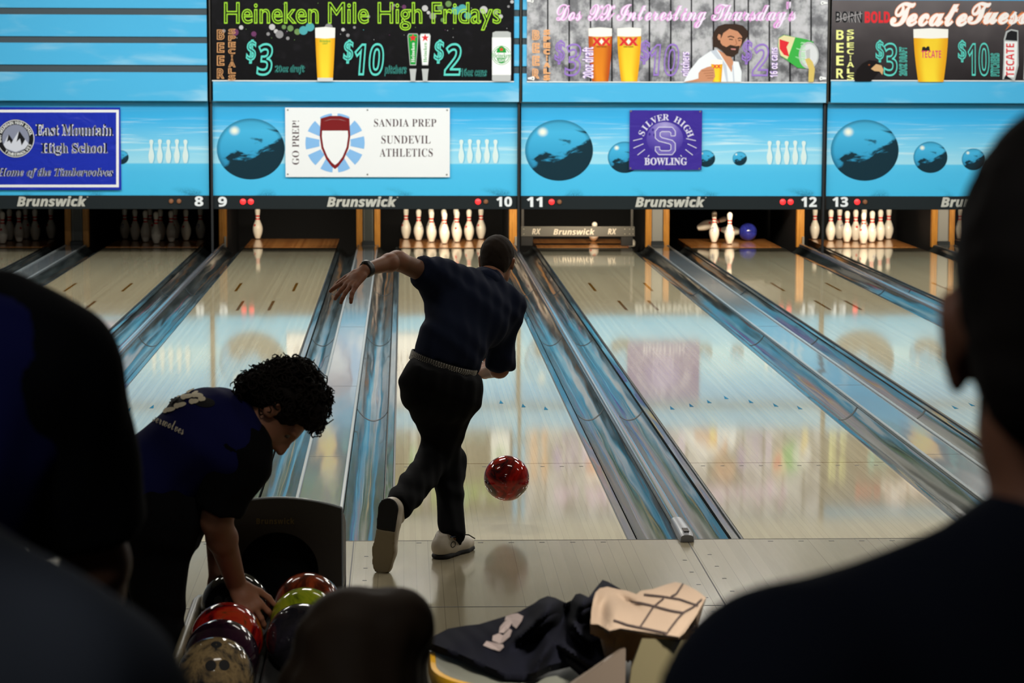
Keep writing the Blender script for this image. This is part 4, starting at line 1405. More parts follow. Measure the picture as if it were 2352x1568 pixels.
def shoe(J, heel, toe, upv, s=1.0, lift=0.0):
    """upper and sole of a shoe whose heel and toe rest on the sole plane"""
    heel, toe, u = A3(heel), A3(toe), unit(upv)
    d = unit(toe - heel); w = np.cross(d, u)
    L = np.linalg.norm(toe - heel)
    at = lambda a, b, c: heel + d * a * L + w * b + u * c
    up = [cap(at(.12, 0, .045), at(.30, 0, .045), .044 * s, .046 * s), cap(at(.30, 0, .042), at(.68, 0, .036), .046 * s, .050 * s, (u, 1.15)), cap(at(.68, 0, .034), at(.85, 0, .030), .051 * s, .046 * s, (u, 1.3)),
          cap(at(.14, 0, .060), at(.24, 0, .100), .042 * s, .040 * s, cuts=[(at(.2, 0, .112), u - d * .25)])]
    up = [p[:6] + (tuple(p[6]) + ((at(0, 0, .012), -u),),) + p[7:] for p in up]
    so = [cap(at(.13, 0, .0), at(.40, 0, .0), .046 * s, .044 * s, cuts=[(at(0, 0, .0005), -u), (at(0, 0, .022), u)]), cap(at(.40, 0, .0), at(.68, 0, .0), .044 * s, .053 * s, cuts=[(at(0, 0, .0005), -u), (at(0, 0, .022), u)]),
          cap(at(.68, 0, .0), at(.85, 0, .0), .054 * s, .049 * s, cuts=[(at(0, 0, .0005), -u), (at(0, 0, .022), u)])]
    return up, so, at

m_skin = mat('skin', '80543d', 0.55, spec=0.3)
m_skin2 = mat('skin_tan', '9a6a50', 0.55, spec=0.3)
for _m in (m_skin, m_skin2):
    _b = _m.node_tree.nodes['Principled BSDF']
    _b.inputs['Subsurface Weight'].default_value = 0.35
    _b.inputs['Subsurface Radius'].default_value = (1.0, 0.28, 0.14)
    _b.inputs['Subsurface Scale'].default_value = 0.02
m_eye = mat('eye_white', '5c524a', 0.5)
m_hair_d = mat('hair_dark', '17110d', 0.75, spec=0.15)
m_hair_b = mat('hair_brown', '3c2d1f', 0.7, spec=0.2)
m_navy_shirt = mat('shirt_navy', '141a2c', 0.9, spec=0.1)
m_black_cloth = mat('cloth_black', '0e0e10', 0.95, spec=0.1)
m_blue_cloth = mat('cloth_blue', '17194a', 0.9, spec=0.1)
m_grey_cloth = mat('cloth_grey', '3a3d44', 0.95, spec=0.1)
m_darknavy = mat('cloth_dark_navy', '11141d', 0.95, spec=0.1)

def eyes(parent, at):
    for sg in (-1, 1):
        mb = MB()
        mb.sphere(at(sg * 0.030, 0.070, 0.006), 0.0125, m_eye, 12, 8)
        mb.sphere(at(sg * 0.030, 0.0765, 0.005), 0.0072, mat('iris', '2a1c14', 0.3), 10, 6)
        mb.build('eye', parent)

# ================================================================== the bowler
B = thing('person', 'bowler in black clothes leaning forward just after releasing the red ball', 'person', tuple(U(1045, 1270, -0.33) * (1, 1, 0)))
J = dict(hipL=U(975, 885, -0.30), hipR=U(1048, 903, -0.24), waist=U(1022, 822, -0.22), chest=U(1078, 715, -0.02), neck=U(1118, 652, 0.10), head=U(1142, 607, 0.20),
         shL=U(1005, 640, -0.06), elL=U(912, 598, -0.17), wrL=U(838, 620, -0.34), shR=U(1160, 706, 0.10), elR=U(1147, 846, 0.12), wrR=U(1112, 857, 0.36),
         knL=U(1030, 1055, -0.05), anL=U(1037, 1225, -0.36), knR=U(1010, 1045, -0.10), anR=U(908, 1172, -0.64))
J['knR'] = U(1005, 1045, -0.12)
J['right'] = unit(J['shR'] - J['shL']); J['front'] = unit(np.cross(unit(J['neck'] - J['waist']), J['right']))
HP, hat, HR = head_prims(J['head'] + np.array((0, 0.012, 0.012)), (0.22, 0.93, -0.28), (0.12, 0.28, 0.95), 0.96)
armL = [cap(J['shL'], J['elL'], .050, .041), cap(J['elL'], J['wrL'], .043, .026), ell(J['elL'] * .75 + J['wrL'] * .25, (.043, .043, .043))]
hd = U(786, 668, -0.42) - J['wrL']
handL = hand(J['wrL'] + unit(hd) * .012, hd, (-0.35, -0.55, 0.6), 1.12, spread=0.20, curl=0.28, thumb=-1, fing=[(-0.42, .28), (-0.12, .22), (0.06, .2), (0.50, .15)])
handR = hand(J['wrR'], (-0.25, 0.9, 0.3), (0.1, 0.2, -1), 1.0, spread=.12, curl=.5, thumb=1)
bp = body_prims(J, 0.97, 0.86)
solid('body', bp + HP, m_skin, B, 0.010, 0.028, extra=[(armL + handL, 0.0038, 0.012), (handR + [cap(J['elR'], J['wrR'], .040, .026)], 0.0045, 0.012)])
hair = [ell(hat(0, -0.016, 0.034), (0.079, 0.099, 0.089), HR, cuts=[(hat(0, 0.062, 0.04), HR @ A3((0, 1, -.25))), (hat(0, -0.02, -0.052), HR @ A3((0, .25, -1)))]),
        ell(hat(0, -0.05, -0.02), (0.066, 0.055, 0.060), HR, cuts=[(hat(0, -0.02, -0.060), HR @ A3((0, .3, -1)))])]
solid('hair', hair, mat('hair_short', '231a13', 0.8, spec=0.15), B, 0.007, 0.02, folds(0.0018, 190, 170, 160))
eyes(B, hat)
gl = MB()
for sg in (-1, 1):
    gl.tube([hat(sg * 0.076, 0.085, 0.012), hat(sg * 0.079, 0.03, 0.014), hat(sg * 0.080, -0.01, 0.012)], 0.0022, m_black)
    gl.tube([hat(sg * 0.035 + 0.026 * math.cos(a), 0.098, 0.002 + 0.020 * math.sin(a)) for a in np.linspace(0, 2 * PI, 17)], 0.0020, m_black, caps=False)
gl.tube([hat(-0.010, 0.101, 0.004), hat(0.010, 0.101, 0.004)], 0.002, m_black)
gl.build('eyeglasses', B)
q = lambda n: J[n]
hipc = (q('hipL') + q('hipR')) / 2
bax = unit(U(945, 806, -.2) - U(1095, 853, -.2)); bup = unit(np.cross(bax, (0, 1, 0)))
bup = bup if bup[2] > 0 else -bup
bc = U(1018, 836, -0.225)
fr = J['front']; upt = unit(J['chest'] - J['waist'])
hem = bc + bup * 0.022
slL = q('shL') + (q('elL') - q('shL')) * 0.46; slR = q('shR') + (q('elR') - q('shR')) * 0.97
shirt = [cap(bc - bup * .05, q('waist') + upt * .08, .146, .148, (fr, 1.20), cuts=[(hem, -bup)], k=.06), cap(q('waist') + upt * .06, q('chest'), .147, .162, (fr, 1.22), k=.06), cap(q('chest') - J['right'] * .075, q('chest') + J['right'] * .075, .136, None, (fr, 1.1), k=.06),
         cap(q('shL'), q('shR'), .082, None, k=.06), cap(q('neck'), q('shL'), .062, .072, k=.05), cap(q('neck'), q('shR'), .062, .072, k=.05),
         cap(q('shL'), slL, .076, .066, cuts=[(slL, slL - q('shL'))], k=.05), cap(q('chest') - J['right'] * .10, q('shL') * .5 + slL * .5, .085, .055, k=.05),
         cap(q('shR'), slR, .074, .060, cuts=[(slR, slR - q('shR'))], k=.05), ell(slR - (slR - q('shR')) * .1, .058)]
sh = solid('shirt', shirt, m_navy_shirt, B, 0.010, 0.05, folds(0.006, 30, 22, 34, .4))
col = [cap(q('neck') - J['right'] * .02 - fr * .03, q('neck') + J['right'] * .04 - fr * .01, .062, None, (upt, 1.3)), ell(q('neck') * .8 + q('head') * .2, (.060, .060, .034), None)]
solid('collar', col, mat('collar_navy', '171e32', 0.9, spec=0.1), B, 0.008, 0.02)
belt = MB()
n = 40
ringpts = []
for i in range(n):
    a = 2 * PI * i / n
    ringpts.append(bc + bax * 0.149 * math.cos(a) + A3((0, 1, 0)) * 0.125 * math.sin(a))
V = []; F = []
for p in ringpts:
    o_ = unit(p - bc)
    V += [p - bup * .021, p + bup * .021, p + bup * .021 + o_ * .004, p - bup * .021 + o_ * .004]
for i in range(n):
    j = (i + 1) % n
    for a_, b_ in ((0, 1), (1, 2), (2, 3), (3, 0)):
        F.append((4 * i + a_, 4 * i + b_, 4 * j + b_, 4 * j + a_))
belt.add(V, F, mat('belt_leather', '2b2a29', 0.5))
be = belt.build('belt', B, sharp=30)
m_stud = mat('belt_stud', 'a9a49a', 0.35, 0.3)
st = MB()
for i in range(n * 2):
    a = 2 * PI * i / (n * 2)
    o_ = unit(bax * 0.149 * math.cos(a) + A3((0, 1, 0)) * 0.125 * math.sin(a))
    p = bc + bax * 0.153 * math.cos(a) + A3((0, 1, 0)) * 0.129 * math.sin(a)
    tn = unit(np.cross(o_, bup))
    for h in (-.0155, -.0093, -.0031, .0031, .0093, .0155):
        if -0.62 < math.cos(a) < 0.25 and math.sin(a) < 0 and not (0.02 < math.cos(a) < .2) or True:
            c0 = p + bup * h + (tn * .003 if h > 0 else -tn * .003)
            st.add([c0 - tn * .0042 - bup * .0026, c0 + tn * .0042 - bup * .0026, c0 + tn * .0042 + bup * .0026, c0 - tn * .0042 + bup * .0026, c0 + o_ * .002], [(0, 1, 4), (1, 2, 4), (2, 3, 4), (3, 0, 4)], m_stud)
st.build('belt_studs', be)
cuffL = q('anL') + unit(q('anL') - q('knL')) * .035; cuffR = q('anR') + unit(q('anR') - q('knR')) * .0
top = [(bc - bup * .020, bup)]
tr = [cap(q('hipL'), q('hipR'), .106, None, cuts=top, k=.05), cap(hipc, bc + bup * .03, .150, .146, ((0, 1, 0), 1.16), cuts=top, k=.05), ell(q('hipL') - fr * .03, (.108, .12, .125), cuts=top, k=.05), ell(q('hipR') - fr * .03 - J['right'] * .012, (.104, .12, .125), cuts=top, k=.05),
      cap(q('hipL'), q('knL'), .104, .074, cuts=top, k=.03), cap(q('knL'), cuffL, .074, .056, cuts=[(cuffL, cuffL - q('knL'))], k=.03),
      cap(q('hipR'), q('knR'), .102, .078, cuts=top, k=.03), cap(q('knR'), cuffR, .080, .064, cuts=[(cuffR, cuffR - q('knR'))], k=.03)]
solid('trousers', tr, m_black_cloth, B, 0.010, 0.03, folds(0.006, 16, 12, 44, .2))
m_shoe_w = mat('shoe_white', 'cfc4b2', 0.5); m_sole_tan = mat('shoe_sole', '94866a', 0.8); m_sole_blk = mat('shoe_heel_rubber', '0d0d0e', 0.7)
gz = lambda p: A3((p[0], p[1], 0.0))
heelL = gz(UZ(1010, 1284, 0)) + A3((-.01, .0, .001)); toeL = heelL + A3((.145, .245, 0))
up_, so_, sat = shoe(J, heelL, toeL, (0, 0, 1))
shl = solid('shoe', up_, m_shoe_w, B, 0.006, 0.016)
solid('sole', so_, m_sole_blk, shl, 0.006, 0.004, loc=tuple(heelL))
lc = MB()
for kx in range(4):
    p0, p1 = sat(.42 + kx * .08, -.03, .088 - kx * .008), sat(.46 + kx * .08, .03, .088 - kx * .008)
    lc.tube([p0, (p0 + p1) / 2 + A3((0, 0, .006)), p1], .003, mat('lace', '4a463f', 0.8), 6)
lc.tube([sat(.42, .03, .095), sat(.52, .075, .090), sat(.62, .09, .07)], .003, mat('lace', '4a463f', 0.8), 6)
lc.build('laces', shl, loc=tuple(heelL))
rg = MB()
rg.tube([sat(.20 + .07 * math.cos(a), .0475, .060 + .013 * math.sin(a)) for a in np.linspace(0, 2 * PI, 17)], .0018, m_black, 5, caps=False)
rg.tube([sat(.10, .050, .098), sat(.3, .050, .094), sat(.42, .046, .085)], .0035, mat('shoe_stripe', '1d2b4a', 0.5), 6)
rg.build('shoe_trim', shl, loc=tuple(heelL))
# the trailing shoe hangs toe down with its sole to the camera
heelR = U(893, 1146, -0.70); toeR = U(868, 1322, -0.74)
upR = unit(np.cross(toeR - heelR, (1, 0.10, 0.02)))
if upR[1] < 0: upR = -upR
upR = unit(upR + A3((0.55, 0, 0)))
up_, so_, sat2 = shoe(J, heelR, toeR, upR, 1.04)
shr = solid('shoe', up_, m_shoe_w, B, 0.006, 0.016)
dR = unit(toeR - heelR)
half = heelR + dR * .135
fsole = [p[:6] + (tuple(p[6]) + ((half, -dR),),) + p[7:] for p in so_]
hsole = [p[:6] + (tuple(p[6]) + ((half - dR * .001, dR),),) + p[7:] for p in so_]
solid('sole', fsole, m_sole_tan, shr, 0.005, 0.004, loc=tuple(heelR))
solid('heel_rubber', hsole, m_sole_blk, shr, 0.005, 0.004, loc=tuple(heelR))
wd = unit(q('wrL') - q('elL'))
wa = q('wrL') - wd * .016
watch = solid('watch', [cap(wa - wd * .016, wa + wd * .016, .0345, .036, cuts=[(wa - wd * .016, -wd), (wa + wd * .016, wd)], k=.002), ell(wa + A3((-.004, -.004, .032)), (.020, .020, .010), k=.004)], m_black, B, 0.004, 0.004)
# ------------------------------------------------------------------ balls
def ball_mat(name, cols, scale=6.0, rough=0.06, dist=1.5, seed=0):
    m = mat(name, cols[0], rough, spec=0.5)
    t = NT(m)
    g = t.noise(t.coords('Object', (1, 1, 1), (seed, seed * 1.7, seed * .3)), scale, 4, 0.6, dist)
    t.l(t.ramp(g, [(0.28 + 0.44 * i / (len(cols) - 1), c) for i, c in enumerate(cols)]), t.b.inputs['Base Color'])
    return m

def ball(loc, m, label, group=None, holes=None, R=0.1079):
    mb = MB()
    mb.sphere((0, 0, 0), R, m, 48, 28)
    if holes is not None:
        d = unit(holes); a = unit(np.cross(d, (0, 0, 1))); b = np.cross(d, a)
        mh = mat('finger_hole', '050505', 0.8)
        for u_, v_ in ((-.018, .02), (.018, .02), (0, -.05)):
            p = unit(d * .1 + a * u_ + b * v_)
            mb.lathe([(.0155, 0.0), (.0125, .0006), (.002, .0004)], mh, 16, tuple(p * (R - .0006)), axis=tuple(p))
    o = mb.build('bowling_ball', sharp=30)
    o.location = tuple(float(c) for c in loc)
    return tag(o, label, 'bowling ball', group)

ball(U(1163.5, 1098, 0.42), ball_mat('ball_red', ['150806', '3a0c0b', 'a81a12', '6b1410', '1c0b12', '9a1f10'], 5.5, 0.05, 1.3, 3.1), 'glossy red and black swirled ball in the air just above the lane')
p = U(1718, 532, 18.80)
ball((p[0], 18.80, 0.1115), ball_mat('ball_blue', ['1a1f5c', '2a3088', '3a45b0'], 5.0, 0.1), 'shiny blue ball among the falling pins on the number 12 deck')

# ------------------------------------------------------------------ ball return
m_hood = mat('hood_plastic', '38342d', 0.5, spec=0.35)
m_hoodedge = mat('hood_edge', '9aa3a6', 0.35)
m_bed = mat('return_bed', '131313', 0.7)
m_rail2 = mat('return_rail', '8a8168', 0.4)
HX, HY = -0.905, -3.05
R_ = thing('ball_return', 'dark ball return with rounded hood and round exit hole', 'ball return', (HX, HY, 0))
hw, hr = 0.2125, 0.13
ztop = U(636, 1143.5, HY)[2]; zc = U(778, 1167, HY)[2]
hole_c = (0.0, U(636, 1313, HY)[2])
nA = 48
inner, outer = [], []
def hood_outline(a):
    c, s = math.cos(a), math.sin(a)
    # cast from the hole's middle to the outline: straight sides, floor, gently arched top
    best = 1e9
    if abs(c) > 1e-6:
        best = min(best, hw / abs(c))
    if s < -1e-6:
        best = min(best, (hole_c[1] - 0.0) / -s)
    if s > 1e-6:
        for it in range(12):
            x = best * c if best < 1e8 else 0
            x = max(-hw, min(hw, x))
            zz = ztop - (ztop - zc) * (x / hw) ** 2
            nb_ = (zz - hole_c[1]) / s
            best = min(hw / abs(c) if abs(c) > 1e-6 else 1e9, nb_)
    return best
angs = sorted(set([2 * PI * i / nA for i in range(nA)] + [math.atan2(-hole_c[1], hw) % (2 * PI), math.atan2(-hole_c[1], -hw) % (2 * PI), math.atan2(zc - hole_c[1], hw), math.atan2(zc - hole_c[1], -hw)]))
mb = MB()
V, F = [], []
n = len(angs)
for a in angs:
    r = hood_outline(a)
    o_ = (r * math.cos(a), hole_c[1] + r * math.sin(a))
    i_ = (hr * math.cos(a), hole_c[1] + hr * math.sin(a))
    V += [(HX + i_[0], HY + 0.12, i_[1]), (HX + i_[0] , HY + 0.008, i_[1]), (HX + i_[0] * 1.03, HY, hole_c[1] + (i_[1] - hole_c[1]) * 1.03), (HX + o_[0] * .985, HY, hole_c[1] + (o_[1] - hole_c[1]) * .99), (HX + o_[0], HY + 0.012, o_[1]), (HX + o_[0], HY + 0.52, o_[1] * (0.80 if o_[1] > .4 else 1)), ]
for i in range(n):
    j = (i + 1) % n
    for k_ in range(5):
        F.append((6 * i + k_, 6 * j + k_, 6 * j + k_ + 1, 6 * i + k_ + 1))
F.append([6 * i + 5 for i in range(n)])
mb.add(V, F, m_hood)
hood = mb.build('hood', R_)
e = MB()
e.tube([(HX - hw + 2 * hw * i / 16, HY + .004, ztop - (ztop - zc) * (2 * i / 16 - 1) ** 2) for i in range(17)], .0045, m_hoodedge, 6)
e.tube([(HX + hw, HY + .004, zc), (HX + hw + .002, HY + .004, .10)], .003, m_hoodedge, 6)
e.build('edge_trim', hood)
mb = MB()
mb.lathe([(hr, 0.0), (hr, .40), (.001, .40)], mat('hole_dark', '040404', 0.95), 32, (HX, HY + .10, hole_c[1]), axis=(0, 1, 0))
mb.build('exit_hole', hood)
a = Art(HY - 0.001)
a.text('Brunswick', 589, 1189, 676, 1203, mat('hood_letter', '6b5a2c', 0.6), 'bold', spacing=1.15, edge=(mat('hood_letter', '6b5a2c', 0.6), 0.012))
a.build('lettering', hood)
# the open rack in front: sloping bed, side rails, pedestal
y0, y1 = -4.66, HY - 0.01
mb = MB()
for x0, x1_ in ((-0.222, -0.003), (0.003, 0.222)):
    prof = [(HX + x0, .33), (HX + x0, .40)] + [(HX + (x0 + x1_) / 2 + (x1_ - x0) / 2 * math.sin(t_) * 1.05, .455 - .105 * math.cos(t_)) for t_ in np.linspace(-1.1, 1.1, 9)] + [(HX + x1_, .40), (HX + x1_, .33)]
    mb.prism_xz(prof, y0, y1, m_bed)
mb.build('ball_tray', R_)
MB().box(HX - .16, HX + .16, -4.35, -3.3, 0.0, .335, m_bed, .02).build('pedestal', R_)
for s_ in (-1, 1):
    t_ = MB()
    xx = HX + s_ * .238
    t_.tube([(xx, y1 + .02, .40), (xx, -3.30, .455), (xx, -3.42, .472), (xx, -4.55, .455), (xx, -4.66, .43), (xx - s_ * .05, -4.72, .42)], .017, m_rail2, 10)
    t_.tube([(xx - s_ * .02, -3.4, .33), (xx, -3.4, .47)], .012, m_rail2, 8)
    t_.tube([(xx - s_ * .02, -4.3, .33), (xx, -4.3, .455)], .012, m_rail2, 8)
    t_.build('side_rail', R_)
ZB = 0.352 + 0.1079
LXb, RXb = HX - .1125, HX + .1125
def rest(x, y): return (x, y, ZB)
ball(rest(RXb, -3.43), ball_mat('ball_orange', ['1a0d08', '5a2210', 'a0401c', '7a2c14'], 8, 0.12, 1.6, 1.0), 'orange brown marbled ball, first in the right row of the rack', 'balls on the return rack')
ball(rest(RXb, -3.655), ball_mat('ball_green', ['1d2a10', '8a9a1c', 'a3a824', '2f7a2c', '0d1a12'], 6, 0.10, 1.4, 2.0), 'yellow green marbled ball, second in the right row of the rack', 'balls on the return rack')
ball(rest(RXb, -3.88), ball_mat('ball_grey', ['141417', '222026', '2f2b38'], 6, 0.12, 1.2, 4.0), 'dark grey ball behind the hair bun, third in the right row', 'balls on the return rack')
ball(rest(LXb, -3.86), ball_mat('ball_multi', ['131a0e', '2f3a1c', 'b5391c', 'a31a14', '4a0d14', '1a1208'], 5.5, 0.10, 1.6, 6.0), 'red and olive marbled ball, first behind the held black ball', 'balls on the return rack')
ball(rest(LXb, -4.085), ball_mat('ball_purple', ['120a10', '24101f', '3a1a2c'], 6, 0.10, 1.4, 7.0), 'dark purple ball, second behind the held black ball', 'balls on the return rack')
ball(rest(LXb, -4.31), ball_mat('ball_charcoal', ['0d0e0f', '23262a', '8a7552', '14161a'], 7, 0.08, 1.8, 9.3), 'charcoal ball with tan swirls nearest the camera in the left row', 'balls on the return rack', holes=(0.1, -0.75, 0.65))
BC = U(541, 1390, -3.53)
ball(tuple(BC), ball_mat('ball_black', ['08090b', '0f1215', '171c20'], 5, 0.08), "black ball under the curly haired boy's hand", None, holes=(-0.25, -0.8, 0.5))

# ================================================================== curly haired boy bending over the rack
YB_ = -3.72
J = dict(hipL=U(330, 1178, YB_ + .12), hipR=U(372, 1190, YB_ - .08), waist=U(368, 1098, YB_), chest=U(474, 1006, YB_ - .01), neck=U(582, 972, YB_ + .02), head=U(630, 940, YB_ + .04),
         shR=U(545, 1040, YB_ - .14), elR=U(497, 1195, YB_ - .10), wrR=U(542, 1338, YB_ + .08), shL=U(555, 1000, YB_ + .20), elL=U(500, 1170, YB_ + .33), wrL=U(500, 1318, YB_ + .24))
px = (J['hipR'] + J['hipL']) / 2
J['knR'] = A3((J['hipR'][0] - .02, J['hipR'][1] + .03, .47)); J['anR'] = A3((J['hipR'][0] - .02, J['hipR'][1], .085))
J['knL'] = A3((J['hipL'][0] - .02, J['hipL'][1] + .03, .47)); J['anL'] = A3((J['hipL'][0] - .06, J['hipL'][1], .085))
J['right'] = unit(J['shR'] - J['shL'])
J['front'] = unit(np.cross(unit(J['neck'] - J['waist']), J['right']))
if J['front'][2] > 0: J['front'] = -J['front']
G = thing('person', 'curly haired boy in a dark blue shirt bending to grip a black ball', 'person', (float(px[0]), float(px[1]), 0.0))
hc = U(636, 944, YB_ + .0)
HP, hat, HR = head_prims(hc, (0.34, -0.12, -0.93), (0.90, 0.06, 0.40), 1.06)
hdir = U(580, 1402, YB_ + .05) - J['wrR']
hnd = hand(J['wrR'] + unit(hdir) * .010, hdir, (0.10, -0.80, 0.60), 1.0, fing=[(-0.45, .55), (-0.10, .50), (0.22, .5), (0.55, .6)], thumb=1)
arm = [cap(J['shR'], J['elR'], .052, .047), cap(J['elR'], J['wrR'], .049, .031), ell(J['elR'] * .72 + J['wrR'] * .28, .049)]
hnd2 = hand(J['wrL'], (0.05, .1, -1), (-.5, 0.5, 0), .95, curl=.4, thumb=1)
arm2 = [cap(J['shL'], J['elL'], .050, .044), cap(J['elL'], J['wrL'], .045, .029)]
solid('body', body_prims(J, 0.97, 0.86) + HP, m_skin2, G, 0.010, 0.026, extra=[(arm + hnd, 0.0038, 0.012), (arm2 + hnd2, 0.0048, 0.012)])
eyes(G, hat)
# hair: a cap and loose curls
hp = [ell(hat(0, -0.022, 0.045), (0.098, 0.110, 0.098), HR, cuts=[(hat(0, .052, .03), HR @ A3((0, 1, -.45)))]), ell(hat(0, -0.075, -0.01), (0.085, 0.055, 0.075), HR), ell(hat(0, 0.040, 0.092), (0.075, 0.050, 0.040), HR)]
V, F = sdf_mesh(hp, 0.008, 0.03, folds(0.006, 75, 68, 80))
mb = MB(); mb.add(V, F.tolist(), m_hair_d, smooth=True)
rr = np.random.default_rng(5)
for i in range(900):
    v = unit(rr.normal(size=3))
    if i < 620:
        loc_ = v * A3((0.100, 0.112, 0.102)) + A3((0, -0.020, 0.045))
    else:
        if v[1] > .1: continue
        loc_ = v * A3((0.088, 0.058, 0.078)) + A3((0, -0.075, -0.010))
    if loc_[1] > .030 and loc_[2] < .075: continue
    if i < 620 and loc_[2] < -.035 and loc_[1] > -.05: continue
    if abs(v[0]) > .55 and loc_[1] > -.012 and loc_[2] < .025: continue
    base = hat(*(loc_ * rr.uniform(.92, 1.07)))
    o_ = unit(HR @ v); t1 = unit(np.cross(o_, rr.normal(size=3))); t2 = np.cross(o_, t1)
    rad, turns = rr.uniform(.008, .017), rr.uniform(.8, 1.5)
    pts = []
    for s_ in range(10):
        a_ = s_ / 9 * turns * 2 * PI
        pts.append(base + t1 * rad * math.cos(a_) + t2 * rad * math.sin(a_) + o_ * (s_ / 9 * rr.uniform(.010, .024)) - A3((0, 0, .006)) * s_ / 9)
    mb.tube(pts, [.0042 - .00028 * s_ for s_ in range(10)], m_hair_d, 5)
mb.build('hair', G, sharp=None)
fr = J['front']; upt = unit(J['chest'] - J['waist']); q = lambda n: J[n]
slR = q('shR') + (q('elR') - q('shR')) * .80; slL = q('shL') + (q('elL') - q('shL')) * .80
hem = q('waist') - unit(q('waist') - px) * .10
hd_ = unit(px - q('waist'))
torso = [cap(hem, q('waist'), .158, .150, (fr, 1.15), cuts=[(hem, hd_)], k=.06), cap(q('waist'), q('chest'), .152, .165, (fr, 1.15), k=.06), cap(q('chest') + J['right'] * .06, q('chest') - J['right'] * .06, .135, None, (fr, 1.05), k=.06),
         cap(q('shL'), q('shR'), .082, None, k=.06), cap(q('neck') - upt * .03, q('shR'), .070, .076, k=.05), cap(q('neck') - upt * .03, q('shL'), .070, .076, k=.05)]
ts = solid('shirt', torso, m_blue_cloth, G, 0.010, 0.05, folds(.005, 24, 20, 26, 1.0))
slv = [cap(q('shR') + unit(q('elR') - q('shR')) * .0, slR, .088, .080, cuts=[(slR, slR - q('shR'))], k=.03), cap(q('shR') + upt * .02 + fr * .02, q('shR') + (slR - q('shR')) * .5 + upt * .03, .075, .075, k=.04),
       cap(q('neck') - upt * .02 + fr * .02 + J['right'] * .06, q('shR') + fr * .05, .060, .070, k=.04)]
solid('sleeve', slv, m_black_cloth, G, 0.010, 0.04, folds(.004, 24, 20, 34, 2.0))
solid('sleeve', [cap(q('shL'), slL, .085, .074, cuts=[(slL, slL - q('shL'))])], m_black_cloth, G, 0.010, 0.04)
tr = [cap(q('hipL'), q('hipR'), .125, None, k=.05), cap(px, q('waist') - upt * .02, .135, .135, k=.05), ell(px + hd_ * .02 - fr * .02, (.15, .15, .15), k=.05), cap(px + A3((.05, 0, .0)), q('waist') + A3((.05, 0, -.08)), .11, .10, k=.05)]
for L in 'LR':
    c_ = q('an' + L) + A3((0, 0, -.03))
    tr += [cap(q('hip' + L), q('kn' + L), .105, .076, k=.03), cap(q('kn' + L), c_, .076, .066, cuts=[(c_, (0, 0, -1))], k=.03)]
solid('trousers', tr, m_black_cloth, G, 0.012, 0.03, folds(.006, 14, 12, 40))
for L in 'LR':
    h_ = A3((q('an' + L)[0] - .03, q('an' + L)[1] - .04, .001)); to = h_ + A3((.09, .26, 0))
    up_, so_, sa_ = shoe(J, h_, to, (0, 0, 1))
    s1 = solid('shoe', up_, mat('shoe_dark', '26262a', 0.5), G, 0.008, 0.016)
    solid('sole', so_, m_shoe_w, s1, 0.008, 0.004, loc=tuple(h_))
# cream print on his back
m_cream = mat('print_cream', 'e6dabc', 0.8); m_cyd = mat('print_ink_black', '08080c', 0.8)
bv = bvh_of(ts)
pr = MB()
blob_print(pr, bv, 396, 920, 34, 18, -0.35, m_cyd, .0025)
blob_print(pr, bv, 470, 925, 24, 11, 0.1, m_cyd, .0025)
for x, y, a_, L_ in ((391, 942, -.2, 29), (417, 931, -.25, 26), (432, 912, -.15, 26), (455, 910, .1, 24), (448, 923, -.1, 18), (466, 918, .05, 12), (415, 905, -.5, 20), (436, 897, -.4, 12)):
    blob_print(pr, bv, x, y, L_ * .5, 5.2, a_, m_cream, .0045, 14, 2)
    blob_print(pr, bv, x - L_ * .36 * math.cos(a_), y - L_ * .36 * math.sin(a_), 6.6, 6.2, 0, m_cream, .0045, 12, 2)
for x, y, rx in ((440, 897, 8), (450, 903, 6), (430, 900, 7)):
    blob_print(pr, bv, x, y, rx, 2.6, -.3, m_cream, .0045, 12, 2)
blob_print(pr, bv, 392, 918, 19, 11, -.4, m_cyd, .007)
Vt, Ft = text_mesh('Timberwolves', 'script')
Vt = Vt[:, :2]; lo, hi = Vt.min(0), Vt.max(0); T = (Vt - lo) / (hi - lo)
cv = lambda u_: (322 + 100 * u_, 950 + 40 * u_ ** 1.25)
pts = []
for u_, v_ in T:
    bx, by = cv(u_)
    pts.append((bx + 4 * v_, by + 10 - 23 * v_))
print_on(pr, bv, pts, Ft, m_cream, .0045)
pr.build('shirt_print', ts)

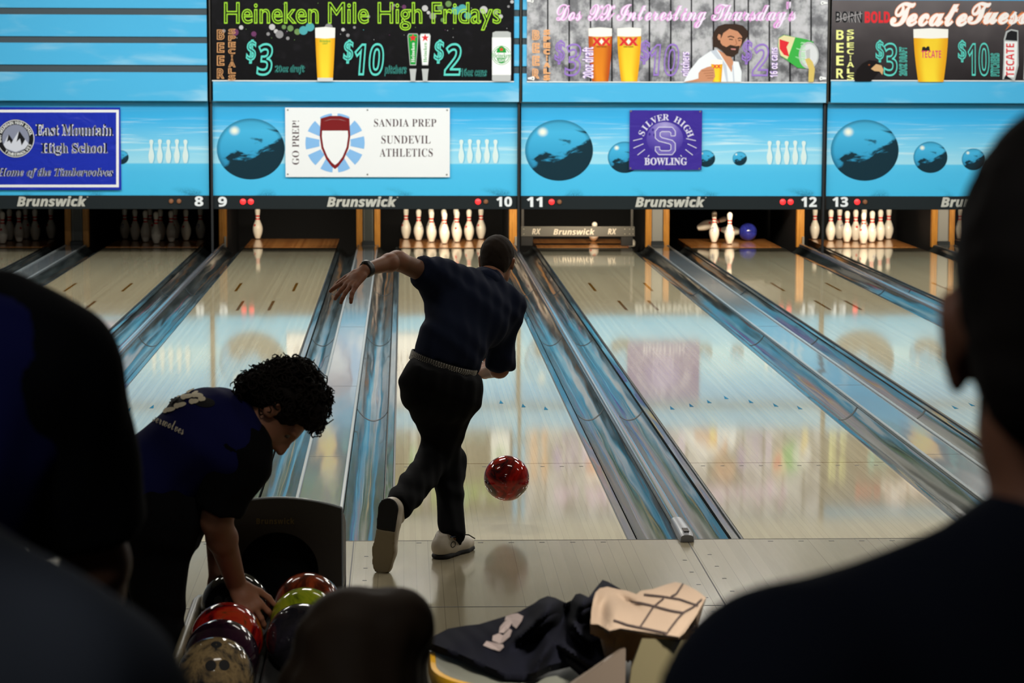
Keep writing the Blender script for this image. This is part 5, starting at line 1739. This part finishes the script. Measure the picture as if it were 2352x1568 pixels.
# ================================================================== man with the ear, right foreground
def standing(name_label, J, z0, shirtm, pantm, hairm, headframe, sleeve=.6, hairstyle='short', s=1.0, res=.012, shoes='26262a', wide=1.0):
    fr = J['front']; q = lambda n: J[n]
    px_ = (q('hipL') + q('hipR')) / 2
    T_ = thing('person', name_label, 'person', (float(px_[0]), float(px_[1]), z0))
    HP, hat, HR = head_prims(J['head'], *headframe)
    ex = []
    for L, th in (('L', -1), ('R', 1)):
        d_ = unit(q('wr' + L) - q('el' + L))
        ex.append(([cap(q('sh' + L), q('el' + L), .050 * s, .042 * s), cap(q('el' + L), q('wr' + L), .043 * s, .028 * s)] + hand(q('wr' + L), d_, J['right'] * (1 if L == 'R' else -1), 1.0 * s, curl=.35, thumb=th), .006, .012))
    solid('body', body_prims(J, .97 * s, .86) + HP, m_skin, T_, res, .028, extra=ex)
    eyes(T_, hat)
    if hairstyle == 'short':
        hs = headframe[2]
        hp = [ell(hat(0, -.018, .036), (.081 * hs, .101 * hs, .091 * hs), HR, cuts=[(hat(0, .06, .04), HR @ A3((0, 1, -.25))), (hat(0, -.02, -.055), HR @ A3((0, .3, -1)))]), ell(hat(0, -.05, -.02), (.069 * hs, .057 * hs, .063 * hs), HR, cuts=[(hat(0, -.02, -.07), HR @ A3((0, .3, -1)))])]
        if hairstyle == 'short' and hs > 1.05:
            hp.append(ell(hat(0, -.016, .066), (.079 * hs, .098 * hs, .090 * hs), HR, cuts=[(hat(0, .055, .04), HR @ A3((0, 1, -.25)))]))
        solid('hair', hp, hairm, T_, .008, .02, folds(.0025, 120, 110, 130))
    up_ = unit(q('chest') - q('waist'))
    hem = px_ - up_ * .02
    sh = [cap(hem, q('waist'), .158 * wide, .148 * wide, (fr, 1.22), cuts=[(hem, -up_)], k=.06), cap(q('waist'), q('chest'), .150 * wide, .165 * wide, (fr, 1.22), k=.06), cap(q('chest') - J['right'] * .075, q('chest') + J['right'] * .075, .138, None, (fr, 1.1), k=.06),
          cap(q('shL'), q('shR'), .084, None, k=.06), cap(q('neck') + up_ * .01, q('shL'), .064, .078, k=.05), cap(q('neck') + up_ * .01, q('shR'), .064, .078, k=.05)]
    for L in 'LR':
        e_ = q('sh' + L) + (q('el' + L) - q('sh' + L)) * sleeve
        sh.append(cap(q('sh' + L), e_, .082, .074, cuts=[(e_, e_ - q('sh' + L))], k=.05))
    S_ = solid('shirt', sh, shirtm, T_, res, .05, folds(.004, 22, 18, 24))
    tr = [cap(q('hipL'), q('hipR'), .118, None, k=.05), cap(px_, px_ + up_ * .05, .14, .14, (fr, 1.15), k=.05)]
    for L in 'LR':
        c_ = q('an' + L) + A3((0, 0, -.04))
        tr += [cap(q('hip' + L), q('kn' + L), .100, .074, k=.03), cap(q('kn' + L), c_, .074, .064, cuts=[(c_, (0, 0, -1))], k=.03)]
    solid('trousers', tr, pantm, T_, .014, .03)
    ff = unit((fr[0], fr[1], 0))
    for L in 'LR':
        h_ = A3((q('an' + L)[0], q('an' + L)[1], z0 + .001)) - ff * .06
        u1, s1, sa_ = shoe(J, h_, h_ + ff * .28, (0, 0, 1))
        s2 = solid('shoe', u1, mat('shoe_' + shoes, shoes, 0.5), T_, .010, .016)
        solid('sole', s1, m_sole_blk, s2, .009, .004, loc=tuple(h_))
    return T_, hat, HR, S_

def stand_joints(neck, z0, face, lean=0.0, shw=.19, hgt=None, armout=.06):
    f = unit((face[0], face[1], 0)); r = A3((f[1], -f[0], 0))
    n_ = A3(neck); up = A3((0, 0, 1))
    H = n_[2] - z0
    hip = A3((n_[0], n_[1], z0 + H * .60)) - f * lean
    J = dict(neck=n_, head=n_ + up * .175 + f * .03, chest=n_ - up * .20 - f * .01, waist=n_ - up * .38 - f * lean * .6, right=r, front=f)
    for L, s_ in (('L', -1), ('R', 1)):
        sh = n_ + r * s_ * shw - up * .075
        J['sh' + L] = sh; J['el' + L] = sh + r * s_ * armout - up * .29 - f * .02; J['wr' + L] = J['el' + L] + f * .08 - up * .24 + r * s_ * .01
        J['hip' + L] = hip + r * s_ * .09; J['kn' + L] = A3((hip[0], hip[1], z0 + (hip[2] - z0) * .53)) + r * s_ * .10 + f * .02; J['an' + L] = A3((hip[0], hip[1], z0 + .085)) + r * s_ * .11
    return J

ZC = 0.45
YR = -9.37
nk = U(2452, 1325, YR)
J = stand_joints(nk, ZC, (0.10, 1, 0), 0.02, .195, armout=.045)
J['head'] = U(2476, 762, YR + .01)
J['shL'] = U(1836, 1640, YR - .04); J['elL'] = J['shL'] + A3((-.065, .03, -.28)); J['wrL'] = J['elL'] + A3((.03, .16, -.18))
T_, hat, HR, S_ = standing('man at right edge seen from behind, dark shirt, short hair, left ear showing', J, ZC, m_darknavy, m_black_cloth, m_hair_d, ((0.22, 0.97, -0.06), (0.03, .06, 1), 1.12, 1.2), .65, wide=1.05)

# ================================================================== tall fan in blue and black at left
YL = -7.97
nk = U(-250, 690, YL)
J = stand_joints(nk, ZC, (0.25, 1, 0), 0.02, .205, armout=.045)
J['shR'] = U(70, 850, YL - .02); J['elR'] = U(222, 1290, YL + .05); J['wrR'] = U(222, 1560, YL + .28)
T_, hat, HR, S_ = standing('person at left edge in a blue shirt with black shoulders, seen from behind', J, ZC, m_blue_cloth, m_black_cloth, m_hair_d, ((0.3, .95, 0), (0, 0, 1), 1.0), .30)
q = lambda n: J[n]
e_ = q('shR') + (q('elR') - q('shR')) * .84
solid('sleeve', [cap(q('neck') + A3((.125, .01, -.035)), q('shR'), .074, .090, k=.05), cap(q('shR'), e_, .094, .072, cuts=[(e_, e_ - q('shR'))], k=.05), cap(q('shR') + A3((.03, .02, -.02)), e_ + A3((.0, .02, .03)), .080, .070, cuts=[(e_, e_ - q('shR'))], k=.05)], m_black_cloth, T_, .010, .05, folds(.003, 20, 16, 24))
e2 = q('shL') + (q('elL') - q('shL')) * .84
solid('sleeve', [cap(q('neck') - A3((.07, 0, .02)), q('shL'), .086, .098, k=.05), cap(q('shL'), e2, .098, .086, cuts=[(e2, e2 - q('shL'))], k=.05)], m_black_cloth, T_, .012, .05)

# ================================================================== nearest onlooker, only a grey shoulder in view
YG = -9.40
nk = U(-345, 1215, YG)
J = stand_joints(nk, ZC, (0.15, 1, 0), 0.02, .20)
J['shR'] = U(112, 1650, YG - .02); J['elR'] = J['shR'] + A3((.09, .03, -.27)); J['wrR'] = J['elR'] + A3((.0, .16, -.18))
standing('nearest onlooker in bottom left corner, blurred grey shoulder only', J, ZC, m_grey_cloth, m_black_cloth, m_hair_d, ((0.1, 1, 0), (0, 0, 1), 1.0), .9, wide=1.05)

# ================================================================== woman with a hair bun, seated on the concourse edge
YW = -7.60
hc = U(818, 1545, YW)
zs = ZC
f = unit((0.10, 1, 0)); r = A3((f[1], -f[0], 0)); up = A3((0, 0, 1))
nk = hc - up * .165 - f * .03
hip = A3((nk[0], nk[1] - .13, zs + .125))
hip[1] = -7.915
J = dict(neck=nk, head=hc, chest=nk - up * .19 - f * .03, waist=(nk - up * .36) * .5 + (hip + up * .16) * .5, right=r, front=f)
for L, s_ in (('L', -1), ('R', 1)):
    J['sh' + L] = nk + r * s_ * .155 - up * .065; J['el' + L] = J['sh' + L] + r * s_ * .05 - up * .23 + f * .08; J['wr' + L] = J['el' + L] + f * .19 - up * .06 - r * s_ * .05
    J['hip' + L] = hip + r * s_ * .085; J['kn' + L] = A3((hip[0], -7.50, zs + .06)) + r * s_ * .10; J['an' + L] = A3((hip[0], -7.47, .085)) + r * s_ * .10
Wm = thing('person', 'seated woman with brown hair tied in a bun, bottom middle, seen from behind', 'person', (float(hip[0]), float(hip[1]), zs))
HP, hat, HR = head_prims(hc, (-0.06, .97, -.2), (0.16, .15, .97), 0.97)
ex = []
for L, th in (('L', -1), ('R', 1)):
    d_ = unit(J['wr' + L] - J['el' + L])
    ex.append(([cap(J['sh' + L], J['el' + L], .042, .036), cap(J['el' + L], J['wr' + L], .036, .025)] + hand(J['wr' + L], d_, (0, 0, 1), .92, curl=.5, thumb=-th), .006, .012))
solid('body', body_prims(J, .86, .86) + HP, m_skin, Wm, .011, .026, extra=ex)
eyes(Wm, hat)
bun = U(920, 1430, YW - .05)
hp = [ell(hat(0, -.022, .035), (.098, .112, .094), HR, cuts=[(hat(0, .062, .03), HR @ A3((0, 1, -.25)))]), ell(hat(0, -.07, -.04), (.092, .065, .09), HR), ell(bun, (.048, .045, .046), None, k=.02), cap(hat(0, -.08, -.05), hat(.0, -.07, -.22), .078, .062), cap(hat(.05, -.03, .08), bun, .05, .038, k=.03),
      cap(hat(-.07, -.02, -.03), hat(-.08, -.02, -.20), .045, .035), cap(hat(.075, -.02, -.03), hat(.10, -.03, -.20), .045, .040)]
solid('hair', hp, m_hair_b, Wm, .008, .03, folds(.003, 70, 40, 30))
q = lambda n: J[n]
hem = hip + up * .02
sh = [cap(hem, q('waist'), .150, .128, (f, 1.2), cuts=[(hem - up * .06, -up)], k=.06), cap(q('waist'), q('chest'), .128, .140, (f, 1.2), k=.06), cap(q('shL'), q('shR'), .072, None, k=.06), cap(q('neck') - up * .02, q('shL'), .056, .066, k=.05), cap(q('neck') - up * .02, q('shR'), .056, .066, k=.05)]
for L in 'LR':
    e_ = q('sh' + L) + (q('el' + L) - q('sh' + L)) * .9
    sh.append(cap(q('sh' + L), e_, .066, .056, cuts=[(e_, e_ - q('sh' + L))], k=.05))
solid('shirt', sh, m_black_cloth, Wm, .011, .05)
tr = [cap(q('hipL'), q('hipR'), .122, None, cuts=[(A3((0, 0, zs + .004)), -up)], k=.05)]
for L in 'LR':
    c_ = q('an' + L) + A3((0, 0, -.03))
    tr += [cap(q('hip' + L) , q('kn' + L) , .100, .074, k=.03), cap(q('kn' + L), c_, .072, .062, cuts=[(c_, (0, 0, -1))], k=.03)]
tr = [p[:6] + (tuple(p[6]) + (((A3((0, 0, zs + .004)), -up),) if p[1][2] > .4 and p[2][2] > .4 else ()),) + p[7:] for p in tr]
solid('trousers', tr, mat('denim', '1b2230', 0.9), Wm, .012, .03)
for L in 'LR':
    h_ = A3((q('an' + L)[0], q('an' + L)[1] - .06, .0)); u1, s1, sa_ = shoe(J, h_, h_ + A3((0, .26, 0)), (0, 0, 1), .95)
    s2 = solid('shoe', u1, mat('shoe_26262a', '26262a', 0.5), Wm, .010, .016)
    solid('sole', s1, m_sole_blk, s2, .009, .004, loc=tuple(h_))

# ------------------------------------------------------------------ table, seat back, jacket and blanket
ZT = 0.76
xl = float(UZ(996, 1500, ZT)[0]); xr = xl + .95
yb_ = float(UZ(1200, 1461, ZT)[1]); yf_ = float(UZ(1250, 1583, ZT)[1])
tc = A3(((xl + xr) / 2, (yb_ + yf_) / 2, ZT))
def rounded(off):
    P = []
    for (cx, cy, r_, a0) in ((xr, yf_, .12, -PI / 2), (xr, yb_, .10, 0), (xl, yb_, .08, PI / 2), (xl, yf_, .25, PI)):
        sx, sy = (-1 if cx == xr else 1), (1 if cy == yf_ else -1)
        for i in range(13):
            a = a0 + PI / 2 * i / 12
            P.append((cx + sx * r_ + (r_ + off) * math.cos(a), cy + sy * r_ + (r_ + off) * math.sin(a)))
    return P
def slab(rings, m, closed=True):
    mb = MB(); n = len(rings[0][0])
    V = [(x, y, z) for P, z in rings for x, y in P]
    F = [(k * n + i, k * n + (i + 1) % n, (k + 1) * n + (i + 1) % n, (k + 1) * n + i) for k in range(len(rings) - 1) for i in range(n)]
    if closed:
        F += [[i for i in range(n)][::-1], [(len(rings) - 1) * n + i for i in range(n)]]
    return mb.add(V, F, m, smooth=True)
TB = thing('table', 'grey table with rounded yellow edge under the dark jacket', 'table', (float(tc[0]), float(tc[1]), 0))
slab([(rounded(-.006), ZT - .03), (rounded(-.004), ZT - .004), (rounded(-.010), ZT)], mat('table_laminate', '77786c', 0.45)).build('tabletop', TB)
slab([(rounded(-.004), ZT - .045), (rounded(.008), ZT - .042), (rounded(.013), ZT - .022), (rounded(.008), ZT - .004), (rounded(-.004), ZT - .002)], mat('edge_yellow', 'd09a10', 0.45), False).build('edge_band', TB)
mb = MB(); mb.lathe([(.045, .03), (.04, .06), (.04, ZT - .05), (.12, ZT - .031)], m_black, 20, (tc[0] + .1, tc[1] + .06, 0)); mb.build('column', TB)
mb = MB(); mb.lathe([(.22, 0.0), (.22, .012), (.06, .035), (.01, .04)], m_black, 32, (tc[0] + .1, tc[1] + .06, 0)); mb.build('base', TB)

m_cr = mat('seat_cream', '736b50', 0.35)
yc_ = yf_ - .16
sl = U(1441, 1500, yc_); str_ = U(1560, 1459, yc_)
zs_top = str_[2]
CH = thing('chair', 'cream moulded plastic chair seen from behind under the checked blanket', 'chair', (float(sl[0]) + .22, yc_ + .2, 0))
x0_, w_ = float(sl[0]), .44
def shell(yf, th, z0, z1, x0, x1, m, name, parent, curve=.05):
    mb = MB(); n = 16
    rows = []
    for k_ in range(9):
        z_ = z0 + (z1 - z0) * k_ / 8
        ins = .03 * max(0, (k_ - 6) / 2) ** 2
        rows.append([(x0 + ins + (x1 - x0 - 2 * ins) * i / n, yf + curve * (abs(2 * i / n - 1) ** 2.6) - .012 * (1 - k_ / 8), z_) for i in range(n + 1)])
    V = [p for r_ in rows for p in r_]; nn = n + 1
    F = [(a * nn + i, a * nn + i + 1, (a + 1) * nn + i + 1, (a + 1) * nn + i) for a in range(8) for i in range(n)]
    m0 = len(V)
    V2 = [(x, y + th, z - (.006 if i >= 8 * nn else 0)) for i, (x, y, z) in enumerate(V)]
    F2 = [tuple(m0 + i for i in f_[::-1]) for f_ in F]
    E = []
    loop = [i for i in range(nn)] + [a * nn + n for a in range(1, 9)] + [8 * nn + i for i in range(n - 1, -1, -1)] + [a * nn for a in range(7, 0, -1)]
    for a, b in zip(loop, loop[1:] + loop[:1]):
        E.append((b, a, m0 + a, m0 + b))
    mb.add(V + V2, F + F2 + E, m, smooth=True)
    return mb.build(name, parent, sharp=50)
shell(yc_ - .04, .022, .40, zs_top, x0_, x0_ + w_, m_cr, 'backrest', CH, .015)
mb = MB(); mb.box(x0_ + .01, x0_ + w_ - .01, yc_ + .02, yc_ + .31, .425, .455, m_cr, .015); mb.build('seat', CH)
# the left wing of the moulded seat next to it
for dx, dy in ((.05, .06), (w_ - .05, .06), (.05, .27), (w_ - .05, .27)):
    MB().tube([(x0_ + dx, yc_ + dy, .43), (x0_ + dx + (.02 if dx > .2 else -.02), yc_ + dy, 0.0)], .014, m_black, 8).build('leg', CH)
p0 = U(1300, 1580, yc_ + .02); p1 = U(1426, 1494, yc_ + .02)
C2 = thing('chair', 'cream plastic chair whose slanting top edge shows below the jacket sleeve', 'chair', (float(p0[0]), yc_ + .2, 0))
mb = MB()
xs = [float(p0[0]) - .12, float(p0[0]), float(p1[0]), x0_ - .002]
zt_ = [float(p0[2]) - .10, float(p0[2]), float(p1[2]), float(p1[2]) + .004]
pl = [(xs[0], .40), (xs[3], .40), (xs[3], zt_[3]), (xs[2], zt_[2]), (xs[1], zt_[1]), (xs[0], zt_[0])]
mb.prism_xz(pl, yc_ + .02, yc_ + .042, mat('seat_pinkish', '75685b', 0.4))
mb.build('backrest', C2)
MB().box(xs[0], xs[3], yc_ + .11, yc_ + .36, .42, .45, mat('seat_pinkish', '75685b', 0.4), .012).build('seat', C2)
for dx in (xs[0] + .04, xs[3] - .04):
    for dy in (.16, .32):
        MB().tube([(dx, yc_ + dy, .425), (dx, yc_ + dy, 0)], .014, m_black, 8).build('leg', C2)

def in_poly(x, y, P):
    c = False
    for (x0, y0), (x1, y1) in zip(P, P[1:] + P[:1]):
        if (y0 > y) != (y1 > y) and x < (x1 - x0) * (y - y0) / (y1 - y0 + 1e-12) + x0:
            c = not c
    return c

def drape(name, outline, zfun, m, step=5.0, drop=.02, label=None, cat=None):
    """cloth lying over things: its upper face follows the height zfun(px,py), its under face lies 'drop' lower"""
    xs_ = [p[0] for p in outline]; ys_ = [p[1] for p in outline]
    bm = bmesh.new()
    ed = []
    n = len(outline)
    for (xa, ya), (xb, yb) in zip(outline, outline[1:] + outline[:1]):
        k_ = max(1, int(math.hypot(xb - xa, yb - ya) / step))
        ed += [(xa + (xb - xa) * i / k_, ya + (yb - ya) * i / k_) for i in range(k_)]
    vs = [bm.verts.new((x, y, 0)) for x, y in ed]
    f_ = bm.faces.new(vs)
    bmesh.ops.triangulate(bm, faces=[f_])
    x = min(xs_) + step
    while x < max(xs_):
        bmesh.ops.bisect_plane(bm, geom=bm.verts[:] + bm.edges[:] + bm.faces[:], plane_co=(x, 0, 0), plane_no=(1, 0, 0)); x += step
    y = min(ys_) + step
    while y < max(ys_):
        bmesh.ops.bisect_plane(bm, geom=bm.verts[:] + bm.edges[:] + bm.faces[:], plane_co=(0, y, 0), plane_no=(0, 1, 0)); y += step
    bm.verts.index_update()
    P2 = [(v.co.x, v.co.y) for v in bm.verts]
    Ft = [[v.index for v in f2.verts] for f2 in bm.faces]
    be_ = [(e2.verts[0].index, e2.verts[1].index) for e2 in bm.edges if len(e2.link_faces) == 1]
    bm.free()
    top = [UZ(px_, py_, zfun(px_, py_)) for px_, py_ in P2]
    mid = np.mean(top, 0)
    bot = []
    for p in top:
        dr = drop(p) if callable(drop) else drop
        q_ = p + A3((0, .02, -dr))
        if dr > .05:
            q_[0] = mid[0] + (q_[0] - mid[0]) * .72
        bot.append(q_)
    m0 = len(top)
    mb = MB()
    mb.add([tuple(p) for p in top + bot], Ft + [[m0 + i for i in f2[::-1]] for f2 in Ft] + [(a, b, m0 + b, m0 + a) for a, b in be_], m, smooth=True)
    c0 = np.mean(top, 0)
    o = mb.build(name, loc=tuple(c0), sharp=70)
    # outward normals
    bm = bmesh.new(); bm.from_mesh(o.data); bmesh.ops.recalc_face_normals(bm, faces=bm.faces[:]); bm.to_mesh(o.data); bm.free()
    return tag(o, label, cat)

def bumps(px_, py_, L):
    return sum(h * math.exp(-(((px_ - cx) * math.cos(a) + (py_ - cy) * math.sin(a)) / sx) ** 2 - ((-(px_ - cx) * math.sin(a) + (py_ - cy) * math.cos(a)) / sy) ** 2) for cx, cy, sx, sy, a, h in L)
jb = [(1255, 1395, 26, 40, .4, .045), (1335, 1390, 20, 40, .3, .05), (1385, 1360, 40, 30, -.6, .06), (1220, 1440, 60, 14, -.7, .03), (1290, 1430, 16, 60, .5, -.03), (1330, 1450, 50, 12, .9, .03), (1160, 1440, 120, 30, -.35, .012),
      (1400, 1470, 40, 14, .2, .03), (1250, 1500, 14, 50, .5, .03), (1330, 1510, 60, 10, .6, .025), (1300, 1400, 12, 26, 0, -.035)]
jz = lambda x, y: ZT + .026 + max(0.0, min(1, (1545 - y) / 160)) * .10 * max(0, min(1, (x - 1000) / 260)) + bumps(x, y, jb) + .0018 * math.sin(x * .045 + y * .06 + 2 * math.sin(x * .017)) + .0008 * math.sin(x * .13 - y * .10 + 1.5 * math.sin(y * .05))
jo = [(983, 1474), (1000, 1458), (1030, 1443), (1070, 1436), (1100, 1433), (1150, 1418), (1195, 1403), (1228, 1384), (1240, 1375), (1258, 1368), (1275, 1372), (1300, 1384), (1313, 1378), (1322, 1364), (1333, 1362), (1352, 1371), (1368, 1350), (1384, 1331), (1398, 1336), (1425, 1352),
      (1440, 1362), (1460, 1382), (1462, 1418), (1478, 1448), (1484, 1457), (1462, 1455), (1436, 1462), (1431, 1490), (1426, 1510), (1395, 1535), (1372, 1558), (1352, 1556), (1330, 1532), (1310, 1515), (1262, 1527), (1230, 1544), (1200, 1549), (1160, 1546), (1120, 1530), (1060, 1503), (1010, 1484)]
m_jacket = mat('jacket_navy', '15161f', 0.95, spec=0.1)
jk = drape('jacket', jo, jz, m_jacket, 6.0, .022, 'crumpled dark navy jacket with white print lying on the round table', 'jacket')
jp = MB()
bvj = bvh_of(jk)
m_jp = mat('print_dirty_white', '9c8d88', 0.85)
def jpoly(pts):
    c_ = np.mean(pts, 0)
    print_on(jp, bvj, [tuple(c_)] + pts, [(0, 1 + i, 1 + (i + 1) % len(pts)) for i in range(len(pts))], m_jp, .004)
jpoly([(1111, 1485), (1118, 1475), (1158, 1482), (1160, 1488), (1149, 1498), (1128, 1493)])
jpoly([(1131, 1474), (1134, 1462), (1146, 1457), (1155, 1462), (1172, 1446), (1178, 1450), (1174, 1464), (1157, 1478), (1150, 1480)])
jpoly([(1146, 1456), (1150, 1442), (1160, 1430), (1174, 1424), (1178, 1432), (1170, 1446), (1158, 1456)])
jpoly([(1160, 1428), (1163, 1418), (1178, 1413), (1190, 1411), (1204, 1418), (1200, 1430), (1188, 1446), (1178, 1440), (1176, 1426)])
jp.build('jacket_print', jk)

m_blk_ = mat('blanket_cream', 'a8937f', 0.95, spec=0.1)
t = NT(m_blk_)
t.bump(t.noise(t.coords('Object', (1, 1, 1)), 260, 1), .35, .004)
bo = [(1357, 1432), (1358, 1405), (1363, 1375), (1368, 1360), (1378, 1350), (1395, 1347), (1420, 1353), (1440, 1356), (1462, 1364), (1472, 1356), (1500, 1352), (1530, 1342), (1553, 1336), (1575, 1342), (1600, 1355), (1622, 1372), (1612, 1390), (1600, 1412), (1575, 1448), (1560, 1462), (1530, 1458), (1478, 1450),
      (1450, 1446), (1425, 1442), (1400, 1448), (1396, 1438), (1399, 1420), (1390, 1420), (1380, 1434)]
bz = lambda x, y: zs_top + .012 + max(0.0, min(1, (1460 - y) / 110)) * .03 + bumps(x, y, [(1440, 1382, 34, 10, .5, -.012), (1380, 1410, 16, 40, .1, -.012), (1520, 1362, 60, 26, .2, .012), (1372, 1365, 16, 20, 0, .010), (1415, 1405, 26, 30, .3, .010), (1560, 1420, 40, 40, .2, .008)])
bl = drape('blanket', bo, bz, m_blk_, 5.0, lambda p: .011 + max(0, p[2] - ZT - .06) * min(1, max(0, (p[1] - yc_ - .08) / .1)), 'cream checked blanket folded over the chair back', 'blanket')
bvb = bvh_of(bl)
ck = MB(); m_line = mat('blanket_stripe', '3c2f2c', 0.95)
for pts, wd_ in (([(1410, 1426), (1440, 1437), (1483, 1446), (1535, 1457)], 4.5), ([(1438, 1378), (1475, 1387), (1503, 1394), (1540, 1404), (1572, 1410)], 4.5), ([(1480, 1367), (1517, 1371), (1560, 1378), (1603, 1393)], 4.0), ([(1554, 1338), (1575, 1344), (1592, 1350)], 4),
                 ([(1471, 1441), (1487, 1417), (1501, 1396), (1525, 1376)], 4.0), ([(1541, 1372), (1553, 1366), (1562, 1352), (1569, 1342)], 4), ([(1535, 1452), (1555, 1425), (1570, 1408), (1592, 1396), (1612, 1378)], 4)):
    dense = []
    for (xa, ya), (xb, yb) in zip(pts, pts[1:]):
        dense += [(xa + (xb - xa) * i / 5, ya + (yb - ya) * i / 5) for i in range(5)]
    dense.append(pts[-1])
    P2, F2 = [], []
    for i, p in enumerate(dense):
        a_ = A3(dense[max(i - 1, 0)]); b_ = A3(dense[min(i + 1, len(dense) - 1)])
        d_ = (b_ - a_) / (np.linalg.norm(b_ - a_) + 1e-9); nn_ = np.array((-d_[1], d_[0])) * wd_ / 2
        P2 += [tuple(A3(p) + nn_), tuple(A3(p) - nn_)]
    F2 = [(2 * i, 2 * i + 1, 2 * i + 3, 2 * i + 2) for i in range(len(dense) - 1)]
    print_on(ck, bvb, P2, F2, m_line, .003)
ck.build('check_stripes', bl)
